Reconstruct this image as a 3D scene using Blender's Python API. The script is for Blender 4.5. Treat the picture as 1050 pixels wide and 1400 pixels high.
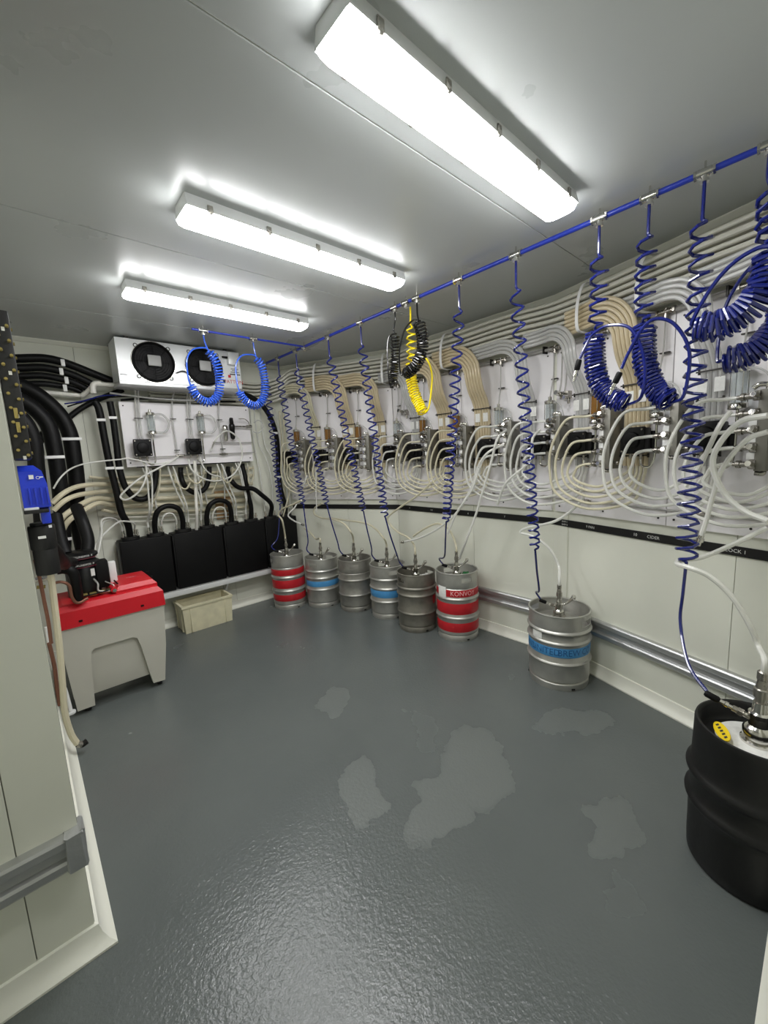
import bpy, bmesh, math, random
from mathutils import Vector, Matrix
random.seed(7)
for o in list(bpy.data.objects): bpy.data.objects.remove(o)
scene = bpy.context.scene
C = scene.collection
PI = math.pi

# ------------------------------------------------------------------ camera
CAM = Vector((0, 0, 1.6))
yaw, pitch, roll = 0.7282, 0.1415, -0.0486
fwd = Vector((math.sin(yaw)*math.cos(pitch), math.cos(yaw)*math.cos(pitch), -math.sin(pitch)))
rgt = Vector((math.cos(yaw), -math.sin(yaw), 0))
upv = rgt.cross(fwd)
r2 = math.cos(roll)*rgt + math.sin(roll)*upv
u2 = -math.sin(roll)*rgt + math.cos(roll)*upv
cam = bpy.data.cameras.new('camera')
cam.sensor_fit = 'HORIZONTAL'; cam.sensor_width = 36.0
cam.lens = 36.0*555.24/1050
cam.clip_start = 0.02
cam_o = bpy.data.objects.new('camera', cam); C.objects.link(cam_o)
cam_o.matrix_world = Matrix(((r2.x, u2.x, -fwd.x, CAM.x), (r2.y, u2.y, -fwd.y, CAM.y), (r2.z, u2.z, -fwd.z, CAM.z), (0, 0, 0, 1)))
scene.camera = cam_o

# ------------------------------------------------------------------ world and exposure (closed room, lit by its battens)
w = bpy.data.worlds.new('world'); scene.world = w; w.use_nodes = True
w.node_tree.nodes['Background'].inputs[0].default_value = (0.6, 0.65, 0.7, 1)
w.node_tree.nodes['Background'].inputs[1].default_value = 0.05
scene.view_settings.view_transform = 'Standard'
scene.view_settings.look = 'None'
scene.view_settings.gamma = 1
scene.view_settings.use_curve_mapping = False
scene.view_settings.exposure = 0.0
LAMP = 35.0

# ------------------------------------------------------------------ materials
def lin(c):
    out = []
    for v in c:
        v /= 255.0
        out.append(v/12.92 if v <= 0.04045 else ((v+0.055)/1.055)**2.4)
    return tuple(out) + (1,)
MATS = {}
def mat(name, col, rough=0.5, metal=0.0, var=0.0, scale=8.0, bump=0.0, bscale=60.0, clear=0.0, coat=0.0, emit=0.0, spec=0.5):
    m = bpy.data.materials.new(name); m.use_nodes = True
    nt = m.node_tree; b = nt.nodes['Principled BSDF']
    c = lin(col)
    b.inputs['Base Color'].default_value = c
    b.inputs['Roughness'].default_value = rough
    b.inputs['Metallic'].default_value = metal
    b.inputs['Specular IOR Level'].default_value = spec
    b.inputs['Coat Weight'].default_value = coat
    if emit:
        b.inputs['Emission Color'].default_value = (1, 1, 1, 1)
        b.inputs['Emission Strength'].default_value = emit
    tc = nt.nodes.new('ShaderNodeTexCoord')
    if var:
        n = nt.nodes.new('ShaderNodeTexNoise'); n.inputs['Scale'].default_value = scale; n.inputs['Detail'].default_value = 5
        nt.links.new(tc.outputs['Object'], n.inputs['Vector'])
        r = nt.nodes.new('ShaderNodeMapRange'); r.inputs['From Min'].default_value = 0.3; r.inputs['From Max'].default_value = 0.7
        r.inputs['To Min'].default_value = 1-var; r.inputs['To Max'].default_value = 1+var*0.6
        nt.links.new(n.outputs['Fac'], r.inputs['Value'])
        mx = nt.nodes.new('ShaderNodeMix'); mx.data_type = 'RGBA'; mx.blend_type = 'MULTIPLY'; mx.inputs['Factor'].default_value = 1
        mx.inputs[6].default_value = c
        nt.links.new(r.outputs['Result'], mx.inputs[7])
        nt.links.new(mx.outputs[2], b.inputs['Base Color'])
        rr = nt.nodes.new('ShaderNodeMapRange'); rr.inputs['To Min'].default_value = max(0.02, rough-0.1); rr.inputs['To Max'].default_value = min(1, rough+0.1)
        nt.links.new(n.outputs['Fac'], rr.inputs['Value']); nt.links.new(rr.outputs['Result'], b.inputs['Roughness'])
    if bump:
        n2 = nt.nodes.new('ShaderNodeTexNoise'); n2.inputs['Scale'].default_value = bscale; n2.inputs['Detail'].default_value = 3
        nt.links.new(tc.outputs['Object'], n2.inputs['Vector'])
        bp = nt.nodes.new('ShaderNodeBump'); bp.inputs['Strength'].default_value = bump; bp.inputs['Distance'].default_value = 0.004
        nt.links.new(n2.outputs['Fac'], bp.inputs['Height']); nt.links.new(bp.outputs['Normal'], b.inputs['Normal'])
    if clear:
        t = nt.nodes.new('ShaderNodeBsdfTransparent'); t.inputs['Color'].default_value = tuple(0.4+0.6*v for v in c[:3]) + (1,)
        ms = nt.nodes.new('ShaderNodeMixShader'); ms.inputs[0].default_value = clear
        nt.links.new(b.outputs[0], ms.inputs[1]); nt.links.new(t.outputs[0], ms.inputs[2])
        nt.links.new(ms.outputs[0], nt.nodes['Material Output'].inputs['Surface'])
    MATS[name] = m
    return m
mat('wall', (232, 233, 220), 0.55, var=0.03, scale=3, spec=0.22)
mat('gap', (160, 160, 150), 0.8)
mat('ceil', (184, 188, 187), 0.30, var=0.02, scale=2)
mat('cove', (236, 236, 224), 0.35)
mat('board', (242, 239, 241), 0.45, var=0.02, scale=4)
mat('alu', (196, 197, 197), 0.42, 0.8, var=0.08, scale=6)
mat('alu_dark', (120, 118, 116), 0.4, 0.8, var=0.1)
mat('tape', (196, 197, 198), 0.3, 0.7, bump=0.6, bscale=30)
mat('steel', (188, 187, 181), 0.38, 0.68, var=0.12, scale=14, bump=0.05, bscale=120)
mat('steel_dull', (140, 137, 127), 0.5, 0.65, var=0.3, scale=11, bump=0.08, bscale=90)
mat('steel_grey', (160, 158, 151), 0.45, 0.66, var=0.22, scale=12, bump=0.06)
mat('chrome', (214, 212, 206), 0.16, 1.0)
mat('chrome_dull', (168, 164, 156), 0.28, 0.95, var=0.1, scale=40)
mat('bar_grey', (132, 130, 122), 0.42, 0.6, var=0.1)
mat('red_paint', (190, 30, 40), 0.42, var=0.12, scale=18)
mat('blue_paint', (74, 146, 202), 0.45, var=0.12, scale=22)
mat('blue_ink', (28, 84, 140), 0.5)
mat('ink_white', (232, 232, 228), 0.6)
mat('ink_pale', (240, 190, 190), 0.6)
mat('ink_dark', (40, 40, 46), 0.6)
mat('ink_red', (190, 40, 50), 0.5)
mat('maroon', (110, 24, 44), 0.5)
mat('sticker', (236, 236, 232), 0.5, var=0.08, scale=60)
mat('rubber', (13, 13, 13), 0.5, var=0.15, scale=10, bump=0.1)
mat('foam', (10, 10, 11), 0.5, var=0.2, scale=20, bump=0.25, bscale=25, spec=0.25)
mat('black', (8, 8, 9), 0.55, spec=0.25)
mat('black_gloss', (13, 13, 14), 0.3, spec=0.35)
mat('strip', (10, 10, 11), 0.6)
mat('blue_hose', (19, 30, 108), 0.2, coat=0.4)
mat('blue_hose_light', (40, 82, 184), 0.22, coat=0.4)
mat('blue_pipe', (38, 58, 168), 0.3)
mat('yellow_hose', (252, 228, 0), 0.3, coat=0.3)
mat('yellow', (240, 208, 20), 0.4)
mat('black_hose', (12, 12, 13), 0.2, coat=0.4)
mat('white_hose', (238, 238, 232), 0.28, clear=0.22, coat=0.2)
mat('pale_hose', (228, 222, 196), 0.3, clear=0.2, coat=0.2)
mat('cream_hose', (220, 212, 184), 0.35, clear=0.05)
mat('trunk_hose', (226, 224, 212), 0.35, clear=0.12)
mat('amber_hose', (222, 207, 174), 0.3, clear=0.2)
mat('clear_hose', (226, 226, 224), 0.2, clear=0.5)
mat('grey_tube', (190, 188, 184), 0.35, clear=0.15)
mat('glass', (236, 240, 240), 0.05, clear=0.92)
mat('amber', (142, 100, 44), 0.12, clear=0.15)
mat('white_plastic', (236, 236, 234), 0.4)
mat('pvc', (230, 228, 220), 0.35)
mat('casing', (226, 228, 228), 0.32, 0.15)
mat('grey_plastic', (150, 150, 148), 0.45)
mat('chest', (190, 188, 177), 0.45, var=0.03, scale=5)
mat('red_plastic', (200, 22, 36), 0.36, var=0.04)
mat('crate', (222, 216, 184), 0.5, var=0.1, scale=14)
mat('pump_blue', (30, 58, 196), 0.35)
mat('brass', (168, 152, 92), 0.35, 0.75)
mat('copper', (140, 98, 80), 0.45, 0.6)
mat('cardboard', (176, 142, 100), 0.8, var=0.1)
mat('green_plastic', (20, 120, 60), 0.3)
mat('screw', (60, 58, 56), 0.4, 0.8)
mat('lamp', (255, 255, 255), 0.4, emit=LAMP)
mat('lamp_body', (222, 224, 224), 0.4)

def floor_material():
    m = bpy.data.materials.new('floor'); m.use_nodes = True; nt = m.node_tree; b = nt.nodes['Principled BSDF']
    N = nt.nodes.new; L = nt.links.new
    tc = N('ShaderNodeTexCoord')
    n = N('ShaderNodeTexNoise'); n.inputs['Scale'].default_value = 2.2; n.inputs['Detail'].default_value = 6
    L(tc.outputs['Object'], n.inputs['Vector'])
    dist = N('ShaderNodeTexNoise'); dist.inputs['Scale'].default_value = 5.0; dist.inputs['Detail'].default_value = 6
    L(tc.outputs['Object'], dist.inputs['Vector'])
    off = N('ShaderNodeVectorMath'); off.operation = 'MULTIPLY_ADD'
    off.inputs[1].default_value = (0.34, 0.34, 0); off.inputs[2].default_value = (-0.17, -0.17, 0)
    L(dist.outputs['Color'], off.inputs[0])
    pv = N('ShaderNodeVectorMath'); pv.operation = 'ADD'
    L(tc.outputs['Object'], pv.inputs[0]); L(off.outputs[0], pv.inputs[1])
    total = None
    # dried puddle marks on the paint: centre, half sizes, turn
    for cx_, cy_, sx, sy, a in FLOOR_MARKS:
        mp = N('ShaderNodeMapping'); mp.vector_type = 'TEXTURE'
        mp.inputs['Location'].default_value = (cx_-0.9, cy_-1.6, 0); mp.inputs['Rotation'].default_value = (0, 0, a); mp.inputs['Scale'].default_value = (sx, sy, 1)
        L(pv.outputs[0], mp.inputs['Vector'])
        ln = N('ShaderNodeVectorMath'); ln.operation = 'LENGTH'; L(mp.outputs[0], ln.inputs[0])
        r = N('ShaderNodeMapRange'); r.inputs['From Min'].default_value = 1.0; r.inputs['From Max'].default_value = 0.85; L(ln.outputs['Value'], r.inputs['Value'])
        if total is None: total = r.outputs[0]
        else:
            mx = N('ShaderNodeMath'); mx.operation = 'MAXIMUM'; L(total, mx.inputs[0]); L(r.outputs[0], mx.inputs[1]); total = mx.outputs[0]
    c1 = N('ShaderNodeMix'); c1.data_type = 'RGBA'; c1.inputs[6].default_value = lin((90, 95, 94)); c1.inputs[7].default_value = lin((102, 107, 105))
    L(n.outputs['Fac'], c1.inputs['Factor'])
    mf = N('ShaderNodeMath'); mf.operation = 'MULTIPLY'; mf.inputs[1].default_value = 0.2; L(total, mf.inputs[0])
    c2 = N('ShaderNodeMix'); c2.data_type = 'RGBA'; c2.inputs[7].default_value = lin((132, 136, 130)); L(mf.outputs[0], c2.inputs['Factor']); L(c1.outputs[2], c2.inputs[6])
    L(c2.outputs[2], b.inputs['Base Color'])
    rr = N('ShaderNodeMapRange'); rr.inputs['To Min'].default_value = 0.15; rr.inputs['To Max'].default_value = 0.33; L(n.outputs['Fac'], rr.inputs['Value'])
    ra = N('ShaderNodeMath'); ra.operation = 'MULTIPLY_ADD'; ra.inputs[1].default_value = 0.2; L(total, ra.inputs[0]); L(rr.outputs[0], ra.inputs[2])
    L(ra.outputs[0], b.inputs['Roughness'])
    g = N('ShaderNodeTexNoise'); g.inputs['Scale'].default_value = 85; g.inputs['Detail'].default_value = 2; L(tc.outputs['Object'], g.inputs['Vector'])
    bp = N('ShaderNodeBump'); bp.inputs['Strength'].default_value = 0.45; bp.inputs['Distance'].default_value = 0.004
    L(g.outputs['Fac'], bp.inputs['Height']); L(bp.outputs['Normal'], b.inputs['Normal'])
    MATS['floor'] = m
_m = [(1.555,1.134,0), (1.053,1.411,0), (1.238,1.109,0), (2.224,0.94,0), (1.35,2.112,0), (1.655,0.539,0)]
FLOOR_MARKS = [(_m[0][0], _m[0][1], 0.30, 0.17, 0.75), (_m[1][0], _m[1][1], 0.26, 0.09, 0.9), (_m[2][0], _m[2][1], 0.20, 0.13, 0.2),
               (_m[3][0], _m[3][1], 0.22, 0.12, -0.6), (_m[4][0], _m[4][1], 0.2, 0.08, 0.8), (_m[5][0], _m[5][1], 0.16, 0.10, 0.3)]
floor_material()

# ------------------------------------------------------------------ mesh helpers
def frames(pts):
    T = []
    n = len(pts)
    for i in range(n):
        a = pts[max(0, i-1)]; b = pts[min(n-1, i+1)]
        t = (b-a)
        T.append(t.normalized() if t.length > 1e-9 else Vector((0, 0, 1)))
    ref = Vector((0, 0, 1)) if abs(T[0].z) < 0.9 else Vector((1, 0, 0))
    U = [(ref - T[0]*ref.dot(T[0])).normalized()]
    for i in range(1, n):
        u = U[-1] - T[i]*U[-1].dot(T[i])
        U.append(u.normalized() if u.length > 1e-9 else U[-1])
    return T, U
def catmull(P, n=8):
    P = [Vector(p) for p in P]
    if len(P) < 3: 
        return [P[0].lerp(P[-1], i/n) for i in range(n+1)]
    out = []
    for i in range(len(P)-1):
        p0 = P[i-1] if i else P[0]*2-P[1]
        p1, p2 = P[i], P[i+1]
        p3 = P[i+2] if i+2 < len(P) else P[-1]*2-P[-2]
        for k in range(n):
            t = k/n
            out.append(0.5*((2*p1)+(p2-p0)*t+(2*p0-5*p1+4*p2-p3)*t*t+(3*p1-p0-3*p2+p3)*t**3))
    out.append(P[-1])
    return out
def resample(pts, step):
    out = [pts[0]]; acc = 0
    for a, b in zip(pts[:-1], pts[1:]):
        L = (b-a).length
        if L < 1e-9: continue
        d = step-acc
        while d <= L:
            out.append(a.lerp(b, d/L)); d += step
        acc = L-(d-step)
    return out
def helix(path, rad, p0, p1, ppt=11, ramp=1.0, ph=0.0, rad1=None):
    """a helix wound round a path; pitch goes from p0 to p1"""
    pts = resample(path, min(p0, p1)/ppt) if min(p0, p1)/ppt > 0.0004 else path
    T, U = frames(pts)
    L = [0.0]
    for a, b in zip(pts[:-1], pts[1:]): L.append(L[-1]+(b-a).length)
    tot = L[-1]
    out = []; a = ph; rp = rad*ramp*3
    last = None
    for i, p in enumerate(pts):
        t = L[i]/tot
        pitch = p0+(p1-p0)*t
        if i: a += (L[i]-L[i-1])/pitch*2*PI
        if last is not None and a-last < 2*PI/ppt*0.98: continue
        last = a
        k = min(1.0, L[i]/rp, (tot-L[i])/rp); k = k*k*(3-2*k)
        rr = rad if rad1 is None else rad+(rad1-rad)*t
        V = T[i].cross(U[i])
        out.append(p + (U[i]*math.cos(a)+V*math.sin(a))*rr*k)
    return out
class MB:
    def __init__(self): self.v = []; self.f = []
    def add(self, vs, fs):
        o = len(self.v); self.v += [Vector(v) for v in vs]; self.f += [tuple(i+o for i in f) for f in fs]; return self
    def box(self, c, s, rz=0.0, bev=0.0, M=None):
        c = Vector(c)
        bm = bmesh.new(); bmesh.ops.create_cube(bm, size=1.0)
        for v in bm.verts: v.co = Vector((v.co.x*s[0], v.co.y*s[1], v.co.z*s[2]))
        if bev: bmesh.ops.bevel(bm, geom=list(bm.edges), offset=bev, segments=2, affect='EDGES', profile=0.6)
        R = Matrix.Rotation(rz, 3, 'Z')
        vs = [R @ v.co + c for v in bm.verts]
        if M is not None: vs = [M @ v for v in vs]
        bm.verts.index_update()
        self.add(vs, [[v.index for v in f.verts] for f in bm.faces]); bm.free(); return self
    def tube(self, pts, r, n=8, cap=True):
        pts = [Vector(p) for p in pts]
        T, U = frames(pts); o = len(self.v); m = len(pts)
        for i in range(m):
            V = T[i].cross(U[i]); rr = r[i] if isinstance(r, (list, tuple)) else r
            for k in range(n):
                a = 2*PI*k/n
                self.v.append(pts[i]+(U[i]*math.cos(a)+V*math.sin(a))*rr)
        for i in range(m-1):
            for k in range(n):
                k2 = (k+1) % n
                self.f.append((o+i*n+k, o+i*n+k2, o+(i+1)*n+k2, o+(i+1)*n+k))
        if cap:
            self.f.append(tuple(o+k for k in range(n))[::-1]); self.f.append(tuple(o+(m-1)*n+k for k in range(n)))
        return self
    def cyl(self, a, b, r, n=14, r1=None):
        return self.tube([a, b], [r, r if r1 is None else r1], n)
    def lathe(self, prof, n=32, M=None, closed=False):
        o = len(self.v); m = len(prof)
        M = M or Matrix.Identity(4)
        for r, z in prof:
            for k in range(n):
                a = 2*PI*k/n
                self.v.append(M @ Vector((r*math.cos(a), r*math.sin(a), z)))
        rng = m if closed else m-1
        for i in range(rng):
            j = (i+1) % m
            for k in range(n):
                k2 = (k+1) % n
                self.f.append((o+i*n+k, o+i*n+k2, o+j*n+k2, o+j*n+k))
        if not closed:
            if prof[0][0] > 1e-6: self.f.append(tuple(o+k for k in range(n))[::-1])
            if prof[-1][0] > 1e-6: self.f.append(tuple(o+(m-1)*n+k for k in range(n)))
        return self
    def prism(self, poly, M, h):
        """2-D outline pushed out by h along local z of M"""
        n = len(poly); o = len(self.v)
        for z in (0, h):
            for x, y in poly: self.v.append(M @ Vector((x, y, z)))
        self.f.append(tuple(o+i for i in range(n))[::-1]); self.f.append(tuple(o+n+i for i in range(n)))
        for i in range(n):
            j = (i+1) % n
            self.f.append((o+i, o+j, o+n+j, o+n+i))
        return self
    def ring(self, R, r, M=None, n=32, m=8, a0=0.0, a1=2*PI):
        pts = [(M or Matrix.Identity(4)) @ Vector((R*math.cos(a0+(a1-a0)*k/n), R*math.sin(a0+(a1-a0)*k/n), 0)) for k in range(n+1)]
        return self.tube(pts, r, m, cap=abs(a1-a0) < 2*PI-0.01)
    def build(self, name, material, parent=None, smooth=40, world=False):
        base = Vector((0, 0, 0))
        if parent is None:
            xs = [v.x for v in self.v]; ys = [v.y for v in self.v]; zs = [v.z for v in self.v]
            base = Vector(((min(xs)+max(xs))/2, (min(ys)+max(ys))/2, min(zs)))
        elif world:
            q = parent; base = Vector((0, 0, 0))
            while q is not None: base += q.location; q = q.parent
        me = bpy.data.meshes.new(name)
        me.from_pydata([tuple(v-base) for v in self.v], [], self.f)
        bm = bmesh.new(); bm.from_mesh(me); bmesh.ops.recalc_face_normals(bm, faces=bm.faces); bm.to_mesh(me); bm.free()
        me.materials.append(MATS[material])
        if smooth:
            for p in me.polygons: p.use_smooth = True
            me.set_sharp_from_angle(angle=math.radians(smooth))
        me.update()
        ob = bpy.data.objects.new(name, me); C.objects.link(ob)
        if parent is None: ob.location = base
        else: ob.parent = parent
        return ob
def tag(o, label, cat=None, group=None):
    o['label'] = label
    if cat: o['category'] = cat
    if group: o['group'] = group
    return o
def struct(o):
    o['kind'] = 'structure'; return o
def thing(name, label, cat, loc=(0, 0, 0), rz=0.0, group=None):
    o = bpy.data.objects.new(name, None); C.objects.link(o); o.empty_display_size = 0.05
    o.location = loc; o.rotation_euler = (0, 0, rz)
    return tag(o, label, cat, group)
def copy_tree(o, parent=None):
    c = o.copy(); C.objects.link(c); c.parent = parent
    for ch in list(o.children): copy_tree(ch, c)
    return c
def place(o, loc, rz=0.0, label=None):
    o.location = loc; o.rotation_euler = (0, 0, rz)
    if label: o['label'] = label
    return o
def text_mesh(body, size, align='CENTER'):
    cu = bpy.data.curves.new('writing', 'FONT'); cu.body = body; cu.size = size; cu.align_x = align; cu.align_y = 'CENTER'; cu.resolution_u = 2
    ob = bpy.data.objects.new('writing', cu)
    me = bpy.data.meshes.new_from_object(ob)
    vs = [v.co.copy() for v in me.vertices]; fs = [tuple(p.vertices) for p in me.polygons]
    bpy.data.meshes.remove(me); bpy.data.objects.remove(ob); bpy.data.curves.remove(cu)
    return vs, fs
def axes(origin, x, z):
    """matrix with local x along x and local z along z"""
    x = Vector(x).normalized(); z = Vector(z).normalized(); y = z.cross(x)
    return Matrix(((x.x, y.x, z.x, origin[0]), (x.y, y.y, z.y, origin[1]), (x.z, y.z, z.z, origin[2]), (0, 0, 0, 1)))
def hose(name, pts, r, material, label, cat, group=None, n=8, res=8):
    return tag(MB().tube(catmull(pts, res), r, n).build(name, material), label, cat, group)

# ------------------------------------------------------------------ room geometry: the right-hand wall is a three-sided bay
H = 2.64
YF = 4.35                       # fan cooler wall
C34 = Vector((2.97, 1.40)); C23 = Vector((2.97, 3.10)); C12 = Vector((2.387, 4.35))
A4 = math.radians(17.8)
T4 = Vector((math.sin(A4), math.cos(A4))); T3 = Vector((0, 1)); T2 = (C12-C23).normalized()
ULEN = 1.7+(C12-C23).length
def wall_frame(u):
    """point, left-to-right heading angle and inward normal of the bay wall at run u (0 at the near corner)"""
    if u < 0: p = C34+T4*u; t = T4
    elif u <= 1.7: p = C34+T3*u; t = T3
    else: p = C23+T2*(u-1.7); t = T2
    return p, math.atan2(-t.y, -t.x), Vector((-t.y, t.x))
def RW(u, z, off):
    p, a, n = wall_frame(u)
    for uc in (0.0, 1.7):                      # turn the corners smoothly
        d = u-uc
        if abs(d) < 0.12:
            n0 = wall_frame(uc-0.2)[2]; n1 = wall_frame(uc+0.2)[2]; n = n0.lerp(n1, (d+0.12)/0.24).normalized()
    q = p+n*off
    return Vector((q.x, q.y, z))

# ------------------------------------------------------------------ floor, ceiling, walls
struct(MB().box((0.9, 1.6, -0.05), (4.6, 5.9, 0.1)).build('floor', 'floor', smooth=0))
ceiling = struct(MB().box((0.9, 1.6, H+0.0555), (4.6, 5.9, 0.1)).build('ceiling', 'cove', smooth=0))
cuts = [-1.33, -0.13, 1.065, 2.27, 3.45, 4.53]
for a, b in zip(cuts[:-1], cuts[1:]):
    MB().box((0.9, (a+b)/2, H+0.006), (4.58, b-a-0.007, 0.012), bev=0.0015).build('panel', 'ceil', ceiling, smooth=0, world=True)

def wall(name, A, B, splits, z0=0.0, z1=H):
    """panelled wall from A to B, inward side on the left of A->B seen from above reversed; splits in metres along it"""
    A = Vector(A); B = Vector(B); t = (B-A).normalized(); L = (B-A).length
    n = Vector((-t.y, t.x)); mid = (A+B)/2
    ang = math.atan2(t.y, t.x)
    c = mid-n*0.036
    w_ = struct(MB().box((c.x, c.y, (z0+z1)/2), (L, 0.06, z1-z0), rz=ang).build(name, 'gap', smooth=0))
    e = [0]+[s for s in splits]+[L]
    for a, b in zip(e[:-1], e[1:]):
        p = A+t*(a+b)/2-n*0.003
        MB().box((p.x, p.y, (z0+z1)/2), (b-a-0.003, 0.006, z1-z0), rz=ang, bev=0.001).build('panel', 'wall', w_, smooth=0, world=True)
    return w_
def strip_along(name, A, B, prof, material, ext=0.0, m0=0, m1=0):
    """profile (inward, up) swept along A->B"""
    A = Vector(A); B = Vector(B); t = (B-A).normalized(); n = Vector((-t.y, t.x)); A = A-t*ext; B = B+t*ext
    shift = [t*m0, t*m1]
    m = MB(); k = len(prof); vs = []
    for q, P in enumerate((A, B)):
        for a, z in prof: vs.append((P.x+n.x*a+shift[q].x*a, P.y+n.y*a+shift[q].y*a, z))
    fs = [tuple(range(k))[::-1], tuple(range(k, 2*k))]+[(i, (i+1) % k, k+(i+1) % k, k+i) for i in range(k)]
    m.add(vs, fs)
    return m.build(name, material, smooth=30)
near = C34-T4*1.9
COVE = [(-0.01, 0), (0.05, 0), (0.05, 0.008), (0.032, 0.02), (0.016, 0.045), (0.009, 0.075), (-0.01, 0.08)]
TOPC = [(-0.01, H+0.01), (0.03, H+0.01), (0.03, H-0.006), (0.012, H-0.03), (-0.01, H-0.034)]
_s = [(-1.15,0.973), (0.027,0.762), (-0.201,0.809), (0.736,0.786)]
wall('wall_right_near', near, C34, [1.9+_s[0][0], 1.9-0.13])
wall('wall_right_middle', C34, C23, [0.10, _s[3][0]])
wall('wall_right_far', C23, C12, [0.6])
wall('wall_far', C12, (-0.1, YF), [0.75, 1.9])
wall('wall_left', (0.0, YF+0.05), (0.0, 1.578), [0.9, 1.9])
wall('wall_left_front', (0.0, 1.57), (-1.02, 1.57), [0.15])
wall('wall_left_side', (-1.0, 1.6), (-1.0, -0.5), [1.2])
wall('wall_behind', (-1.0, -0.5), (2.0, -0.5), [1.2, 2.4])
wall('wall_behind_right', (1.62, -0.16), (near.x+0.2, -0.16), [])
for i, (A, B) in enumerate([(near, C34), (C34, C23), (C23, C12), (C12, (0, YF)), ((0.0, YF), (0.0, 1.57)), ((0.0, 1.57), (-1.0, 1.57))]):
    nm = ['right_near', 'right_middle', 'right_far', 'far', 'left', 'left_front'][i]
    struct(strip_along('baseboard_'+nm, A, B, COVE, 'cove', m0=-1 if nm == 'left_front' else 0, m1=1 if nm == 'left' else 0))
    struct(strip_along('trim_%d' % (i+1), A, B, TOPC, 'cove', m0=-1 if nm == 'left_front' else 0, m1=1 if nm == 'left' else 0))
# a short return wall beside the doorway we look through
st = struct(MB().box((1.27, -0.085, H/2), (0.72, 0.15, H)).build('wall_door_return', 'wall', smooth=0))
struct(strip_along('baseboard_door_return', (0.91, -0.01), (1.63, -0.01), COVE, 'cove'))
# cover strip over the near bay corner
p0 = C34-T4*0.125; 
m = MB()
for A, B in ((p0, C34+T4*0.004), (C34, C34+T3*0.10)):
    t = (B-A).normalized(); n = Vector((-t.y, t.x)); c = (A+B)/2+n*0.003
    m.box((c.x, c.y, H/2), ((B-A).length, 0.006, H-0.02), rz=math.atan2(t.y, t.x))
struct(m.build('trim_7', 'wall', smooth=0))

# aluminium bump rails: upper and lower ribs over a recessed web
def bump_rail(name, A, B, z, label_mat='alu', h=0.115):
    prof = [(0, z), (0.03, z), (0.036, z+0.008), (0.036, z+0.03), (0.03, z+0.038), (0.016, z+0.042), (0.016, z+h-0.042), (0.03, z+h-0.038), (0.036, z+h-0.03), (0.036, z+h-0.008), (0.03, z+h), (0, z+h)]
    return struct(strip_along(name, A, B, prof, label_mat))
bump_rail('trim_8', C34-T4*1.6, C34-T4*0.012, 0.285)
bump_rail('trim_9', C34+T3*0.012, C34+T3*1.15, 0.265)
bump_rail('trim_10', (0.0, 1.57), (-1.0, 1.57), 0.338, 'alu')
# tape wrapped over the cut rail end at the outer corner
tp = MB()
tp.box((-0.014, 1.548, 0.395), (0.05, 0.046, 0.122), bev=0.006)
tp.box((0.006, 1.57, 0.40), (0.014, 0.07, 0.118), bev=0.004)
rj = random.Random(5)
for v in tp.v: v += Vector((rj.uniform(-.003, .003), rj.uniform(-.003, .003), rj.uniform(-.004, .004)))
tag(tp.build('silver_tape', 'tape'), 'crumpled silver tape wrapped over the cut bump rail end at wall corner', 'tape')

# ------------------------------------------------------------------ ceiling battens
def batten(x0, x1, y, label):
    xc = (x0+x1)/2; L = x1-x0
    t = thing('batten_light', label, 'light', (xc, y, H-0.085), 0, 'sealed tube battens on the ceiling')
    pr = [(-0.06, 0), (0.06, 0), (0.072, -0.052), (0.072, -0.058), (-0.072, -0.058), (-0.072, -0.052)]
    M = axes((-L/2, 0, 0.10), (0, 1, 0), (1, 0, 0))
    MB().prism(pr, M, L).build('housing', 'lamp_body', t, smooth=0)
    # diffuser: rounded trough
    vs = []; fs = []; k = 0
    sec = [(-0.068, 0.0), (-0.067, -0.012), (-0.058, -0.03), (-0.035, -0.038), (0.035, -0.038), (0.058, -0.03), (0.067, -0.012), (0.068, 0.0)]
    st_ = [(-L/2, 0.93, 0.55), (-L/2+0.006, 0.97, 0.85), (-L/2+0.03, 1, 1), (L/2-0.03, 1, 1), (L/2-0.006, 0.97, 0.85), (L/2, 0.93, 0.55)]
    for x, sy, sz in st_:
        for a, b in sec: vs.append((x, a*sy, 0.043+b*sz))
    n = len(sec)
    for i in range(len(st_)-1):
        for j in range(n-1): fs.append((i*n+j, i*n+j+1, (i+1)*n+j+1, (i+1)*n+j))
    fs.append(tuple(range(n))); fs.append(tuple((len(st_)-1)*n+j for j in range(n))[::-1])
    MB().add(vs, fs).build('diffuser', 'lamp', t)
    for i in range(5):
        x = -L/2+0.09+i*(L-0.18)/4
        for s in (-1, 1):
            c = MB(); c.box((x, s*0.0735, 0.052), (0.022, 0.006, 0.034), bev=0.002); c.box((x, s*0.072, 0.032), (0.012, 0.010, 0.008), bev=0.002)
            c.build('clip', 'chrome_dull', t)
    t.scale = (1, 1, 0.85)
    return t
batten(0.682, 1.872, 0.868, 'sealed ceiling batten light closest to the doorway stub, under the widest stretch of ceiling')
batten(0.622, 1.818, 1.825, 'middle one of the three sealed batten lights on the ceiling')
batten(0.592, 1.77, 2.80, 'sealed ceiling batten light just in front of the fan cooler')

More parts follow.
